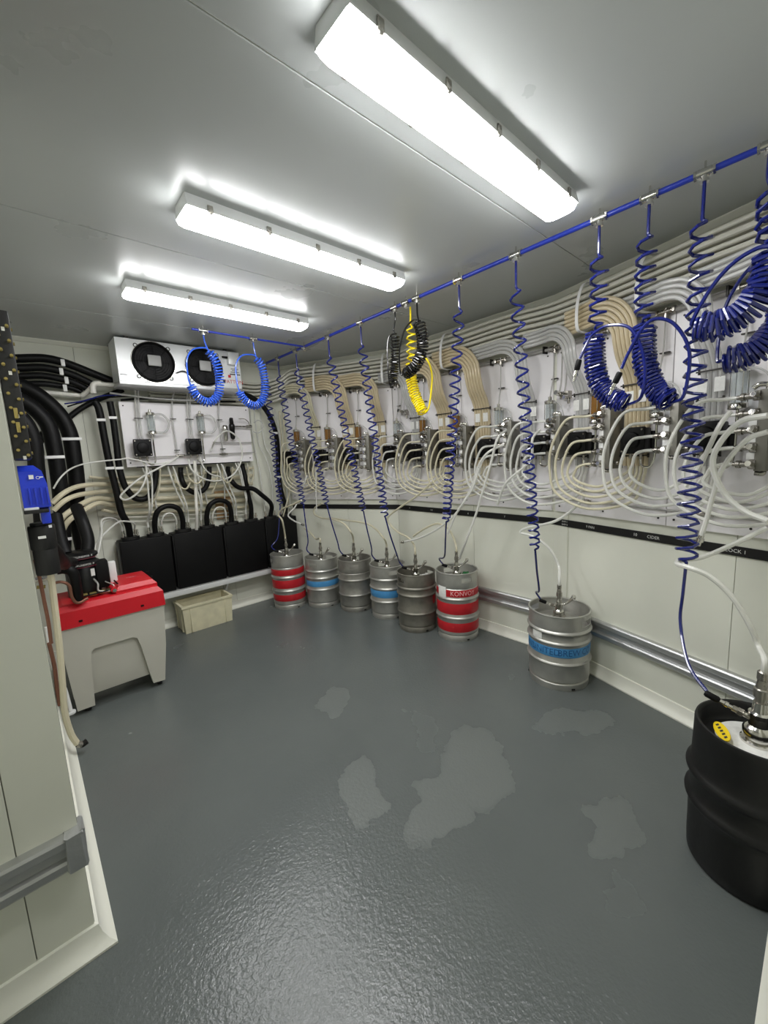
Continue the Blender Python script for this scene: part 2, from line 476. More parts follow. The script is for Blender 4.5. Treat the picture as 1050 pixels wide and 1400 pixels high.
# ------------------------------------------------------------------ kegs
def keg_profile(r, h, hoops, top):
    """outer side of the shell below the carrying ring"""
    p = [(0.0, 0.03), (r*0.86, 0.03), (r*0.93, 0.0), (r*0.95, 0.0), (r*0.965, 0.012), (r*0.965, 0.042), (r*0.93, 0.05), (r*0.985, 0.062), (r*0.985, 0.07)]
    for z in sorted(hoops):
        p += [(r*0.985, z-0.014), (r*1.0, z-0.010), (r*1.03, z-0.005), (r*1.04, z), (r*1.03, z+0.005), (r*1.0, z+0.010), (r*0.985, z+0.014)]
    p += [(r*0.985, top-0.01), (r*0.93, top), (r*0.90, top+0.02), (r*0.80, top+0.042), (r*0.40, top+0.055), (0.0, top+0.058)]
    return p
def carrying_ring(r, z0, z1, holes, n=72):
    """top ring with hand holes cut right through"""
    m = MB()
    zs = [z0, z0+0.012, z0+(z1-z0)*0.42, z0+(z1-z0)*0.74, z1-0.012, z1]
    def rad(z): return r*(0.955 if z < z0+0.006 else 0.985)
    ns = len(zs); vs = []
    for th in (0.0, 0.004):
        for z in zs:
            for k in range(n):
                a = 2*PI*k/n; vs.append(((rad(z)-th)*math.cos(a), (rad(z)-th)*math.sin(a), z))
    def hole(j, k):
        a = 2*PI*(k+0.5)/n
        return j == 2 and any(abs((a-b+PI) % (2*PI)-PI) < 0.27 for b in holes)
    fs = []; N = ns*n
    for j in range(ns-1):
        for k in range(n):
            k2 = (k+1) % n
            if hole(j, k): continue
            q = (j*n+k, j*n+k2, (j+1)*n+k2, (j+1)*n+k)
            fs.append(q); fs.append(tuple(i+N for i in q)[::-1])
            if j == 2 and hole(j, k2): fs.append((q[1], q[2], q[2]+N, q[1]+N))
            if j == 2 and hole(j, (k-1) % n): fs.append((q[0], q[3], q[3]+N, q[0]+N))
            if j+1 == 2 and hole(2, k): fs.append((q[3], q[2], q[2]+N, q[3]+N))
            if j-1 == 2 and hole(2, k): fs.append((q[0], q[1], q[1]+N, q[0]+N))
    m.add(vs, fs)
    m.ring(r*0.975, 0.0065, Matrix.Translation((0, 0, z1)), n, 8)
    return m
def band(r, z0, z1, a0=0.0, a1=2*PI, n=64):
    vs = []; fs = []
    for k in range(n+1):
        a = a0+(a1-a0)*k/n
        for rr, z in ((r+0.0006, z0), (r+0.0014, z0+0.002), (r+0.0014, z1-0.002), (r+0.0006, z1)):
            vs.append((rr*math.cos(a), rr*math.sin(a), z))
    for k in range(n):
        for j in range(3): fs.append((k*4+j, (k+1)*4+j, (k+1)*4+j+1, k*4+j+1))
    return MB().add(vs, fs)
def curved_text(body, size, r, z, a, sx=1.0):
    vs, fs = text_mesh(body, size)
    out = []
    for v in vs:
        t = a+v.x*sx/r
        out.append((r*math.cos(t), r*math.sin(t), z+v.y))
    return MB().add(out, fs)
def keg(x, y, r, h, label, finish='steel', bands=(), hoops=None, paint='red_paint', writing=None, stick=None, turn=0.5, ringmat=None):
    face = math.atan2(-y, -x)                       # the side that looks down the room
    t = thing('beer_keg', label, 'keg', (x, y, 0), 0, 'beer kegs along the bay wall')
    hoops = hoops or (h*0.33, h*0.64)
    top = h-0.125
    MB().lathe(keg_profile(r, h, hoops, top), 64).build('body', finish, t)
    carrying_ring(r, top-0.004, h, (face+turn, face+turn+PI)).build('carrying_ring', ringmat or finish, t)
    zn = top+0.056
    MB().lathe([(0.0, zn-0.002), (0.042, zn-0.002), (0.042, zn+0.012), (0.034, zn+0.016), (0.034, zn+0.022), (0.0, zn+0.022)], 28).build('neck', 'chrome_dull', t)
    for k in range(3):
        a = face+0.5+k*2.1
        MB().box((r*0.967*math.cos(a), r*0.967*math.sin(a), 0.016), (0.012, 0.022, 0.009), rz=a, bev=0.003).build('drain_slot', 'black', t)
    for z0, z1 in bands:
        b = band(r*0.985, z0, z1).build('painted_band', paint, t)
        if writing and (z0, z1) == writing[2]:
            for s, ang in writing[0]: curved_text(s, (z1-z0)*0.95, r*0.985+0.002, (z0+z1)/2, face+ang, 0.9).build('lettering', writing[1], b, smooth=0)
    if stick:
        z0, z1, a0, a1 = stick
        band(r*0.985+0.001, z0, z1, face+a0, face+a1, 10).build('sticker', 'sticker', t)
    return t
K = {}
K[1] = keg(2.072, 3.952, .177, .585, 'steel keg with three red bands beside the black coolers', 'steel', [(.095, .165), (.235, .325), (.375, .44)], (.205, .352), turn=1.9)
K[2] = keg(2.355, 3.711, .180, .527, 'light steel keg with pale blue band next to the red-banded keg by the coolers', 'steel', [(.235, .295)], (.20, .325, .40), 'blue_paint', turn=2.6)
K[3] = keg(2.524, 3.336, .177, .537, 'plain mid-grey steel keg without any band, standing between two blue-banded kegs', 'steel_grey', [], (.175, .335), turn=-.05)
K[4] = keg(2.629, 2.938, .180, .522, 'blue-banded steel keg between the mid-grey keg and the darkest bandless keg', 'steel', [(.22, .29)], (.175, .305, .395), 'blue_paint', turn=.3)
K[5] = keg(2.599, 2.516, .177, .529, 'darkest dull steel keg without bands, beside the keg lettered on red', 'steel_dull', [], (.175, .34, .405), turn=-.95)
K[6] = keg(2.717, 2.139, .180, .588, 'steel keg with three red bands, lettering, a white label and a green tag on top', 'steel', [(.085, .165), (.24, .335), (.392, .452)], (.205, .37), writing=([('KONVOY', .28)], 'ink_pale', (.392, .452)), stick=(.36, .475, -1.05, -0.55), turn=.45)
K[7] = keg(2.633, 1.203, .198, .508, 'steel keg with lettered blue band standing alone against the bump rail', 'steel', [(.235, .30)], (.185, .325, .395), 'blue_paint', writing=([('AND', -1.12), ('UNITED', -.45), ('BREW', .35), ('CO', 1.0)], 'blue_ink', (.235, .30)), stick=(.315, .405, -0.95, -0.55), turn=1.05)
# red patch on the dark keg, on the side facing its red-banded neighbour
r_ = .177*.985; f_ = math.atan2(-2.516, -2.599)
tag(band(r_, .25, .33, f_+.95, f_+1.35, 12).build('red_patch', 'red_paint', K[5]), 'red patch on the side facing the neighbouring keg')
tag(MB().box((-.062, .035, .528), (.085, .05, .012), rz=-.7, bev=.003).build('tag', 'sticker', K[6]), 'white tag')
g = MB()
for k in range(9): g.box((.075+.016*(k % 3)-.016, -.045+.016*(k//3)-.016, .533+.008*(k % 2)), (.03, .018, .02), rz=k*.7, bev=.005)
tag(g.build('tag', 'green_plastic', K[6]), 'crumpled green plastic tag')
g = MB()
for k in range(7): g.box((.06+.022*(k % 3), -.06+.022*(k//3), .476+.007*(k % 2)), (.035, .02, .012), rz=k*.9, bev=.003)
tag(g.build('tag', 'sticker', K[5]), 'torn white label')

# black rubber-coated keg
def black_keg(x, y, r, h):
    t = thing('beer_keg', 'black rubber-coated keg with a white disc label on top, beside the doorway', 'keg', (x, y, 0), 0)
    p = [(0, .02), (r*.85, .02), (r*.93, 0), (r*.97, .01), (r*.98, .05), (r*.985, .2)]
    for z in (.25, .36):
        p += [(r*.985, z-.028), (r*1.02, z-.016), (r*1.06, z-.006), (r*1.065, z), (r*1.06, z+.006), (r*1.02, z+.016), (r*.98, z+.03)]
    p += [(r*.975, .44), (r*.965, h-.03), (r*.965, h-.012), (r*.95, h-.002), (r*.92, h), (r*.885, h-.006), (r*.87, h-.02), (r*.865, h-.055), (r*.80, h-.07), (r*.3, h-.055), (0, h-.055)]
    MB().lathe(p, 72).build('body', 'rubber', t)
    z = h-.056
    MB().lathe([(.05, z+.001), (.12, z-.004), (.12, z-.001), (.05, z+.004)], 40, closed=True).build('disc_label', 'sticker', t)
    MB().lathe([(0, z), (.05, z), (.05, z+.012), (.038, z+.018), (.038, z+.03), (0, z+.03)], 32).build('neck', 'chrome', t)
    a = math.atan2(-y, -x)
    c = Vector((math.cos(a+0.05)*.128, math.sin(a+0.05)*.128, z+.002))
    s = MB().box(c, (.014, .13, .002), rz=a+0.05).build('name_tag', 'sticker', t)
    vs, fs = text_mesh('COLD LIQUOR STREET', .011)
    M = axes(c+Vector((0, 0, .0014)), (math.cos(a+0.05+PI/2), math.sin(a+0.05+PI/2), 0), (0, 0, 1))
    MB().add([M @ v for v in vs], fs).build('lettering', 'ink_dark', s, smooth=0)
    a2 = a-1.15
    c = Vector((math.cos(a2)*.105, math.sin(a2)*.105, z+.02))
    M = axes(c, (math.cos(a2+PI/2), math.sin(a2+PI/2), 0), (math.cos(a2)*.5, math.sin(a2)*.5, .8))
    out = [(.055*math.cos(q*PI/12), .02*math.sin(q*PI/12)) for q in range(24)]
    yt = MB().prism(out, M, .004).build('cap_tag', 'yellow', t)
    tag(yt, 'yellow oval plastic tag with dark dots')
    for k in range(5):
        MB().add([M @ Vector((-.036+k*.018+dx, dy, .0045)) for dx, dy in ((-.005, -.005), (.005, -.005), (.005, .005), (-.005, .005))], [(0, 1, 2, 3)]).build('dot', 'ink_dark', yt, smooth=0)
    return t
K[8] = black_keg(1.86, 0.12, .190, .56)

# ------------------------------------------------------------------ keg couplers
def coupler():
    t = thing('keg_coupler', '', 'keg coupler', (0, 0, 0), 0, 'keg couplers')
    MB().lathe([(0, 0), (.036, 0), (.036, .022), (.03, .03), (.024, .036), (.022, .06), (.026, .062), (.026, .075), (.019, .08), (.017, .11), (0, .11)], 24).build('body', 'chrome', t)
    n = MB().lathe([(0, .108), (.0135, .108), (.0135, .125), (.019, .127), (.019, .152), (.015, .155), (.012, .18), (.014, .182), (.014, .205), (.009, .21), (0, .21)], 12).build('hose_nut', 'chrome_dull', t)
    l = MB().tube(catmull([(.012, -.01, .07), (.035, -.014, .078), (.062, -.016, .10), (.085, -.018, .13)], 5), [.007]*10+[.008, .009, .010, .011, .011, .011], 10).build('lever', 'chrome', t)
    MB().lathe([(0, -.016), (.011, -.013), (.016, 0), (.011, .013), (0, .016)], 16, Matrix.Translation((.088, -.018, .134))).build('knob', 'chrome', l)
    s = MB().tube([(-.015, 0, .05), (-.036, 0, .057)], .008, 12); s.tube([(-.036, 0, .057), (-.048, 0, .061)], .0125, 6); s.tube([(-.048, 0, .061), (-.06, 0, .065)], .009, 12)
    s.build('gas_inlet', 'chrome_dull', t)
    return t
cp = coupler()
ORDN = ['first', 'second', 'third', 'fourth', 'fifth', 'sixth', 'seventh', 'eighth', 'ninth', 'tenth', 'eleventh']
seat_z = {1: .585-.049, 2: .527-.049, 3: .537-.049, 4: .522-.049, 5: .529-.049, 6: .588-.049, 7: .508-.049, 8: .56-.03}
cl = {1: 'on the keg beside the black coolers', 2: 'on the blue-banded keg closest to the coolers', 3: 'on the bandless mid-grey keg',
      4: 'on the blue-banded keg between two bandless ones', 5: 'on the darkest bandless keg', 6: 'on the keg with the green tag', 7: 'on the lone keg by the bump rail', 8: 'on the black keg'}
COUP = {}
for i in range(1, 9):
    o_ = cp if i == 1 else copy_tree(cp)
    x, y = K[i].location.x, K[i].location.y
    a = math.atan2(y, x)-PI/2
    place(o_, (x, y, seat_z[i]), a, 'chrome keg coupler with lever clamped '+cl[i])
    COUP[i] = Matrix.Translation((x, y, seat_z[i])) @ Matrix.Rotation(a, 4, 'Z')
    if i == 8:
        o_.scale = (1.25, 1.25, 1.2); COUP[i] = COUP[i] @ Matrix.Diagonal((1.25, 1.25, 1.2, 1))
gas_in = {i: COUP[i] @ Vector((-.06, 0, .065)) for i in COUP}
gas_dir = {i: (COUP[i].to_3x3() @ Vector((-1, 0, .34))).normalized() for i in COUP}
hose_top = {i: COUP[i] @ Vector((0, 0, .20)) for i in COUP}

# ------------------------------------------------------------------ blue air pipe under the ceiling
PX, PZ = 2.09, 2.60
tees = {'A': 4.10, 'B': 3.827, 'C': 3.473, 'D': 2.939, 'E': 2.508, 'b1': 2.13, 'y': 2.02, 'b2': 1.92, 'F': 1.579, 'G': 1.208, 'H': .795, 'I': .60, 'J': .417, 'K': .235, 'L': .08}
ap = thing('air_pipe', 'blue plastic air pipe with chrome tees running under the ceiling over the kegs', 'pipe', (PX, 2.0, PZ))
MB().cyl((PX, 4.20, PZ), (PX, -0.14, PZ), .0115, 14).build('pipe', 'blue_pipe', ap, world=True)
MB().cyl((1.12, 3.325, PZ), (PX, 3.325, PZ), .008, 12).build('branch_pipe', 'blue_pipe', ap, world=True)
def tee(x, y, ax):
    d = Vector((1, 0, 0)) if ax == 'x' else Vector((0, 1, 0)); c = Vector((x, y, PZ)); m = MB()
    m.cyl(c-d*.022, c+d*.022, .0165, 12); m.cyl(c-d*.034, c-d*.026, .019, 6); m.cyl(c+d*.026, c+d*.034, .019, 6)
    m.cyl(c-d*.03, c+d*.03, .014, 12)
    m.cyl(c, c+Vector((0, 0, -.03)), .013, 12); m.cyl(c+Vector((0, 0, -.022)), c+Vector((0, 0, -.034)), .016, 6)
    m.cyl(c, c+Vector((0, 0, H-PZ)), .004, 6)
    m.build('tee', 'chrome', ap, world=True)
for k, y in tees.items(): tee(PX, y, 'y')
tee(1.20, 3.325, 'x'); tee(1.60, 3.325, 'x'); tee(PX, 3.325, 'y')

# ------------------------------------------------------------------ coiled hoses
def coil(name, lead, coilpath, rad, p0, p1, tail, r, material, label, group, rad1=None, ph=0.0, end=None, second=None):
    t = thing(name, label, 'coiled hose', tuple(Vector(lead[0])), 0, group)
    pts = catmull(lead, 6)[:-1] if len(lead) > 1 else [Vector(lead[0])]
    pts += helix(catmull(coilpath, 24), rad, p0, p1, rad1=rad1, ph=ph, ramp=0.35 if p1 > .02 else .12)
    if second: pts += helix(catmull(second[0], 24), second[1], second[2], second[3], ph=ph, ramp=0.12)
    if tail: pts += catmull(tail, 7)[1:]
    MB().tube(pts, r, 7).build('hose', material, t, world=True)
    if end:
        a = Vector(end[0]); d = Vector(end[1]).normalized()
        MB().tube([a-d*.012, a-d*.006, a+d*.03, a+d*.036], [.009, .0125, .0125, .009], 12).build('grip', 'black', t, world=True)
        MB().tube([a+d*.03, a+d*.05, a+d*.052, a+d*.062, a+d*.064, a+d*.085], [.008, .008, .0105, .0105, .0065, .0065], 12).build('coupling', 'chrome', t, world=True)
    return t
bots = {'A': (2.08, 4.02, 1.10, 1), 'B': (2.220, 3.770, 1.093, 2), 'C': (2.279, 3.413, 1.115, 3), 'D': (2.364, 2.938, 1.073, 4), 'E': (2.252, 2.511, 1.069, 5), 'F': (2.22, 1.715, 1.02, 6), 'G': (2.307, 1.206, .965, 7), 'J': (2.079, .403, 1.068, 8)}
bl = {'A': 'keg beside the black coolers', 'B': 'pale blue-banded keg nearest the coolers', 'C': 'bandless mid-grey keg', 'D': 'blue-banded keg between bandless ones', 'E': 'darkest bandless keg', 'F': 'keg with the green tag', 'G': 'lone keg by the bump rail', 'J': 'black keg by the doorway'}
_fb = [(2.3,1.898,1.076)]
bots['F'] = tuple(_fb[0])+(6,)
for k in 'ABCDEFGJ':
    y = tees[k]; bx, by, bz, kg = bots[k]
    g = gas_in[kg]; d = gas_dir[kg]
    rad = .033 if k != 'J' else .036
    z0 = 2.44
    lead = [(PX, y, PZ-.02), (PX, y, 2.50), (PX, y, z0)]
    B = Vector((bx, by, bz)); A = Vector((PX, y, z0))
    path = [A, A.lerp(B, .35)+Vector((0, 0, -.02)), A.lerp(B, .7)+Vector((0, 0, -.01)), B]
    e = g+d*(.058 if k != 'J' else .075)
    tail = [B, B.lerp(e, .25)+Vector((0, 0, -.04)), B.lerp(e, .62)+Vector((0, 0, -.05)), e+d*.035+Vector((0, 0, .045)), e-d*.005]
    if k == 'J': Bl = B+Vector((-.010, .006, -.26)); tail = [B, B+Vector((-.006, .004, -.13)), Bl, Bl.lerp(e, .55)+Vector((.004, .02, -.03)), e-d*.005]
    p0, p1 = {'A': (.078, .048), 'J': (.064, .046), 'G': (.090, .042), 'F': (.086, .036)}.get(k, (.084, .042))
    coil('coiled_air_hose', lead, path, rad, p0, p1, tail, .0065 if k != 'J' else .0068, 'blue_hose', 'long stretched blue coiled air hose reaching down to the '+bl[k], 'blue coiled hoses on the air pipe', end=(tuple(e), tuple(-d)), rad1=.030 if k != 'J' else .037)
def yz(l, x=PX): return [(x, a, b) for a, b in l]
def sway(l, d0, d1=None):
    """the same hanging line swung towards the room (negative) or the wall, easing from d0 to d1"""
    d1 = d0 if d1 is None else d1; out = []
    for i, (a, b) in enumerate(l):
        x = PX+d0+(d1-d0)*i/max(1, len(l)-1); k = x/PX
        out.append((x, a*k, 1.6+(b-1.6)*k))
    return out
coil('coiled_air_hose', yz([(.795, 2.58), (.795, 2.50), (.795, 2.45)]), yz([(.795, 2.45), (.79, 2.28), (.80, 2.12)]), .036, .07, .045,
     [(PX, .655, 1.765)]+sway([(.60, 1.80), (.595, 1.95), (.65, 2.09), (.74, 2.13), (.81, 2.11), (.845, 2.06), (.87, 2.01)], -.112), .0066, 'blue_hose',
     'blue coiled air hose hooked up on itself, its coupling beside the eighth manifold', 'looped-up blue coiled hoses', second=(yz([(.80, 2.12), (.805, 2.02), (.785, 1.90), (.735, 1.82), (.655, 1.765)]), .043, .019, .0138), end=(sway([(.875, 1.995)], -.112)[0], (0, .25, -1)))
coil('coiled_air_hose', yz([(.60, 2.58), (.60, 2.50), (.60, 2.46)]), yz([(.60, 2.46), (.605, 2.28), (.60, 2.10)]), .036, .066, .04,
     sway([(.487, 1.755)], -.06)+sway([(.445, 1.785), (.435, 1.95), (.49, 2.07), (.56, 2.11), (.61, 2.08), (.66, 1.99), (.685, 1.93)], -.075, -.135), .0066, 'blue_hose',
     'blue coiled air hose hooked up on itself, its coupling over the ninth manifold', 'looped-up blue coiled hoses', second=(sway([(.60, 2.10), (.60, 2.0), (.585, 1.91), (.545, 1.815), (.487, 1.755)], 0, -.06), .043, .019, .0138), end=(sway([(.695, 1.905)], -.135)[0], (0, .45, -1)))
coil('coiled_air_hose', [(PX, .235, 2.58)]+sway([(.235, 2.50), (.225, 2.46)], -.05, -.10), sway([(.225, 2.46), (.215, 2.35), (.21, 2.25)], -.10, -.125), .04, .05, .03,
     sway([(.425, 2.045), (.43, 2.07), (.38, 2.17), (.32, 2.24), (.25, 2.27), (.20, 2.26)], -.13, -.19), .0072, 'blue_hose',
     'thick blue coiled air hose drooping in a level arc over the last long coil', 'looped-up blue coiled hoses', second=(sway([(.21, 2.25), (.22, 2.13), (.27, 2.06), (.34, 2.03), (.425, 2.045)], -.125, -.13), .05, .019, .0155))
coil('coiled_air_hose', [(PX, .08, 2.58)]+sway([(.10, 2.50), (.125, 2.42)], .06, .115), sway([(.125, 2.42), (.15, 2.28), (.155, 2.15)], .115), .04, .05, .03,
     sway([(.33, 1.895), (.345, 1.91), (.335, 2.07), (.29, 2.18), (.23, 2.24), (.18, 2.25)], .115, .19), .0072, 'blue_hose',
     'thick blue coiled air hose drooping low beside the end of the air pipe', 'looped-up blue coiled hoses', second=(sway([(.155, 2.15), (.165, 2.02), (.20, 1.94), (.26, 1.90), (.33, 1.895)], .115), .05, .019, .0155))
def xz(l, y=3.325): return [(a, y, b) for a, b in l]
coil('coiled_air_hose', xz([(1.20, 2.58), (1.205, 2.52), (1.225, 2.46)]), xz([(1.225, 2.46), (1.275, 2.38), (1.29, 2.25), (1.265, 2.12), (1.18, 2.065), (1.10, 2.11), (1.065, 2.19)]), .031, .024, .017,
     xz([(1.065, 2.19), (1.055, 2.25), (1.06, 2.37), (1.11, 2.45), (1.20, 2.475), (1.23, 2.46)]), .0058, 'blue_hose_light', 'bright blue tight coiled hose looped in front of the cooler fan', 'tight bright blue coils on the branch pipe')
coil('coiled_air_hose', xz([(1.60, 2.58), (1.605, 2.52), (1.615, 2.45)]), xz([(1.615, 2.45), (1.66, 2.38), (1.675, 2.25), (1.645, 2.11), (1.56, 2.055), (1.475, 2.10), (1.44, 2.17)]), .031, .024, .017,
     xz([(1.44, 2.17), (1.43, 2.24), (1.435, 2.37), (1.49, 2.45), (1.58, 2.47), (1.62, 2.455)]), .0058, 'blue_hose_light', 'bright blue tight coiled hose looped past the end of the fan cooler', 'tight bright blue coils on the branch pipe')
coil('coiled_hose', yz([(2.13, 2.58), (2.13, 2.52), (2.15, 2.46), (2.14, 2.43)]), yz([(2.14, 2.43), (2.14, 2.3), (2.16, 2.2), (2.175, 2.10)]), .030, .024, .0125,
     yz([(2.175, 2.10), (2.215, 2.10), (2.225, 2.25), (2.215, 2.38), (2.19, 2.43)]), .0055, 'black_hose', 'black coiled hose hanging straight in a tight bunch beside the yellow coil', 'black coiled hoses on the air pipe')
coil('coiled_hose', [(PX, 1.92, 2.58)]+sway([(1.92, 2.50), (1.91, 2.45)], -.03, -.06), sway([(1.91, 2.45), (1.885, 2.36), (1.89, 2.26), (1.95, 2.18), (2.06, 2.135)], -.06), .036, .022, .0125,
     sway([(2.06, 2.135), (2.10, 2.16), (2.10, 2.30), (2.05, 2.42), (1.97, 2.47), (1.915, 2.46)], -.06, -.115), .0058, 'black_hose', 'black coiled hose drooping in a curve behind the yellow coil', 'black coiled hoses on the air pipe')
coil('coiled_hose', yz([(2.02, 2.58), (2.02, 2.52), (2.025, 2.46)], PX+.04), yz([(2.025, 2.46), (2.03, 2.35), (2.035, 2.22)], PX+.05), .032, .05, .04,
     yz([(1.94, 1.865), (1.895, 1.89), (1.865, 2.0), (1.855, 2.12), (1.90, 2.22), (1.99, 2.25)], PX+.05), .0058, 'yellow_hose', 'yellow coiled hose hanging between the two black coils', None, second=(yz([(2.035, 2.22), (2.045, 2.12), (2.01, 1.99), (1.94, 1.865)], PX+.05), .036, .022, .0150))

# ------------------------------------------------------------------ white boards on the bay wall
def on_wall(u0, u1, z0, z1, off, th, bev=0.002):
    """flat slab between runs u0 < u1 of one wall face"""
    um = (u0+u1)/2; p, a, n = wall_frame(um); c = p+n*(off+th/2)
    return MB().box((c.x, c.y, (z0+z1)/2), (u1-u0, th, z1-z0), rz=a, bev=bev)
BO = 0.022
bd = [(-1.60, -0.82, 'beside the doorway end'), (-0.815, -0.025, 'just on the near side of the bay corner strip'), (0.012, 0.83, 'just past the bay corner strip'),
      (0.835, 1.69, 'behind the keg with the green tag'), (1.708, 3.03, 'on the angled wall over the farther kegs')]
for u0, u1, s in bd:
    t = thing('backing_board', 'white backing board for beer lines '+s, 'board', RW((u0+u1)/2, 1.12, 0), 0, 'white backing boards of the bay')
    on_wall(u0, u1, 1.12, 2.30, 0.002, BO-0.002).build('board', 'board', t, world=True, smooth=0)
    k = 0
    for uu in (u0+0.04, (u0+u1)/2, u1-0.04):
        for z in (1.16, 1.7, 2.24):
            p, a, n = wall_frame(uu); q = p+n*BO
            MB().cyl((q.x, q.y, z), (q.x+n.x*.003, q.y+n.y*.003, z), .006, 8).build('screw', 'screw', t, world=True)

# black label strip with chalk-pen writing
ls = thing('label_strip', 'black label strip with white handwriting along the bay wall under the boards', 'label strip', RW(0.8, 1.01, 0))
for u0, u1 in ((-1.60, -0.004), (-0.004, 1.698), (1.702, 3.04)):
    on_wall(u0, u1, 1.012, 1.062, 0.004, 0.006).build('strip', 'strip', ls, world=True, smooth=0)
def wall_text(s, u, z, size, off, material, parent, name='lettering'):
    vs, fs = text_mesh(s, size)
    p, a, n = wall_frame(u); q = p+n*off
    M = axes((q.x, q.y, z), (math.cos(a), math.sin(a), 0), (n.x, n.y, 0))
    MB().add([M @ v for v in vs], fs).build(name, material, parent, smooth=0, world=True)
_w = [(-1.148,1.046), (-0.744,1.028), (-0.665,1.024), (-0.318,1.041), (-0.103,1.032), (-0.103,1.005), (1.52,1.049), (0.787,1.05), (1.221,1.047), (0.418,1.04)]
for s, k, size in (('COCK 1', 0, .026), ('CIDER', 1, .026), ('10', 2, .026), ('9 PAN', 3, .024), ('SURF-1', 4, .017), ('SURF-2', 5, .017), ('4', 6, .02), ('6', 7, .024), ('5 B', 8, .02), ('7', 9, .024)):
    u_, z_ = _w[k]
    wall_text(s, u_ + (.03 if s == '10' else 0), 1.037+(.011 if s == 'SURF-1' else -.011 if s == 'SURF-2' else 0), size, .0112, 'ink_white', ls)

# ------------------------------------------------------------------ stations: foam detector, pump, manifold, bundle and loops
ST = [(2.76, 'pale'), (2.355, 'amber'), (1.985, 'amber'), (1.495, 'clear'), (1.135, 'amber'), (.738, 'amber'), (.32, 'clear'), (-.125, 'clear'), (-.50, 'amber'), (-.88, 'clear'), (-1.25, 'clear')]
def fob(glass='glass'):
    t = thing('foam_detector', '', 'foam detector', group='foam detectors on the boards')
    y = -.062
    MB().lathe([(0, 1.895), (.036, 1.895), (.038, 1.900), (.038, 1.916), (.034, 1.92), (.012, 1.922), (.012, 1.945), (.007, 1.948), (0, 1.948)], 18, Matrix.Translation((0, y, 0))).build('top_cap', 'chrome', t)
    MB().lathe([(.030, 1.755), (.030, 1.897), (.027, 1.897), (.027, 1.755)], 18, Matrix.Translation((0, y, 0)), closed=True).build('chamber', glass, t)
    MB().lathe([(0, 1.725), (.03, 1.725), (.038, 1.73), (.038, 1.752), (.034, 1.757), (0, 1.757)], 18, Matrix.Translation((0, y, 0))).build('bottom_cap', 'chrome', t)
    for sx, sy in ((-1, -1), (1, -1), (1, 1), (-1, 1)):
        MB().cyl((.033*sx*.75, y+.033*sy*.75, 1.75), (.033*sx*.75, y+.033*sy*.75, 1.90), .0025, 6).build('tie_rod', 'chrome', t)
    MB().tube(catmull([(.0, y, 1.728), (.0, y, 1.60), (-.002, y-.006, 1.50), (-.02, y-.012, 1.46), (-.05, y-.018, 1.458), (-.068, y-.02, 1.475), (-.07, y-.02, 1.505)], 5), .0065, 8).build('outlet_tube', 'chrome', t)
    MB().box((0, -.035, 1.74), (.03, .05, .018), bev=.003).build('bracket', 'chrome_dull', t)
    MB().box((0, -.035, 1.906), (.03, .05, .012), bev=.003).build('bracket', 'chrome_dull', t)
    return t
def pump():
    t = thing('diaphragm_pump', '', 'pump', group='black diaphragm pumps on the boards')
    MB().box((.058, -.021, 1.608), (.02, .044, .10), bev=.003).build('mount', 'black', t)
    MB().box((0, -.073, 1.608), (.125, .065, .14), bev=.012).build('housing', 'black_gloss', t)
    h = MB().box((0, -.110, 1.608), (.142, .018, .15), bev=.008).build('cover', 'black', t)
    MB().lathe([(0, 0), (.05, 0), (.046, .014), (.03, .02), (0, .022)], 20, axes((0, -.117, 1.608), (1, 0, 0), (0, -1, 0))).build('dome', 'black', h)
    for sx in (-1, 1):
        for z in (1.548, 1.668): MB().cyl((.058*sx, -.115, z), (.058*sx, -.123, z), .006, 8).build('bolt', 'chrome_dull', h)
    MB().cyl((.03, -.082, 1.545), (.03, -.082, 1.50), .008, 10).build('port', 'chrome_dull', t)
    MB().cyl((-.03, -.082, 1.545), (-.03, -.082, 1.505), .008, 10).build('port', 'chrome_dull', t)
    return t
ROWS = [1.775, 1.70, 1.625, 1.55, 1.475]
def manifold(nr):
    t = thing('valve_manifold', '', 'manifold', group='steel valve manifolds on the boards')
    zb = ROWS[nr-1]-.03
    MB().box((.028, -.065, (zb+1.80)/2), (.044, .13, 1.80-zb), bev=.004).build('bar', 'bar_grey', t)
    vy = -.122
    for i in range(nr):
        z = ROWS[i]
        v = MB().tube([(-.075, vy, z), (-.06, vy, z), (-.06, vy, z), (-.045, vy, z), (-.045, vy, z), (-.012, vy, z), (-.012, vy, z), (.014, vy, z)],
                      [.0105, .0105, .018, .018, .013, .013, .022, .022], 12).build('valve', 'chrome_dull', t)
        MB().cyl((.0, vy-.01, z), (.0, vy-.042, z+.006), .0155, 10, .0125).build('valve_knob', 'chrome', v)
        if i < nr-1 and i > 0: MB().box((-.008, -.112, z-.038), (.034, .03, .030), bev=.003).build('spacer', 'white_plastic', t)
    for z in (1.74, zb+.035):
        MB().tube([(.048, -.09, z), (.072, -.09, z), (.072, -.09, z), (.085, -.09, z)], [.007, .007, .011, .011], 10).build('side_stub', 'chrome_dull', t)
    MB().tube(catmull([(.028, -.09, zb+.005), (.03, -.105, zb-.012), (.005, -.112, zb-.01)], 4), .011, 10).build('bottom_elbow', 'chrome_dull', t)
    MB().tube(catmull([(.028, -.10, 1.798), (.026, -.105, 1.818), (.0, -.115, 1.822), (-.02, -.118, 1.81)], 4), .0115, 10).build('top_elbow', 'chrome', t)
    return t
F0 = fob(); FA = fob('amber'); P0 = pump(); M5 = manifold(5); M4 = manifold(4)
used = {}
def station_root(proto, u, label):
    o_ = proto if proto.name not in used else copy_tree(proto)
    used[proto.name] = 1
    p, a, n = wall_frame(u); q = p+n*BO
    return place(o_, (q.x, q.y, 0), a, label)
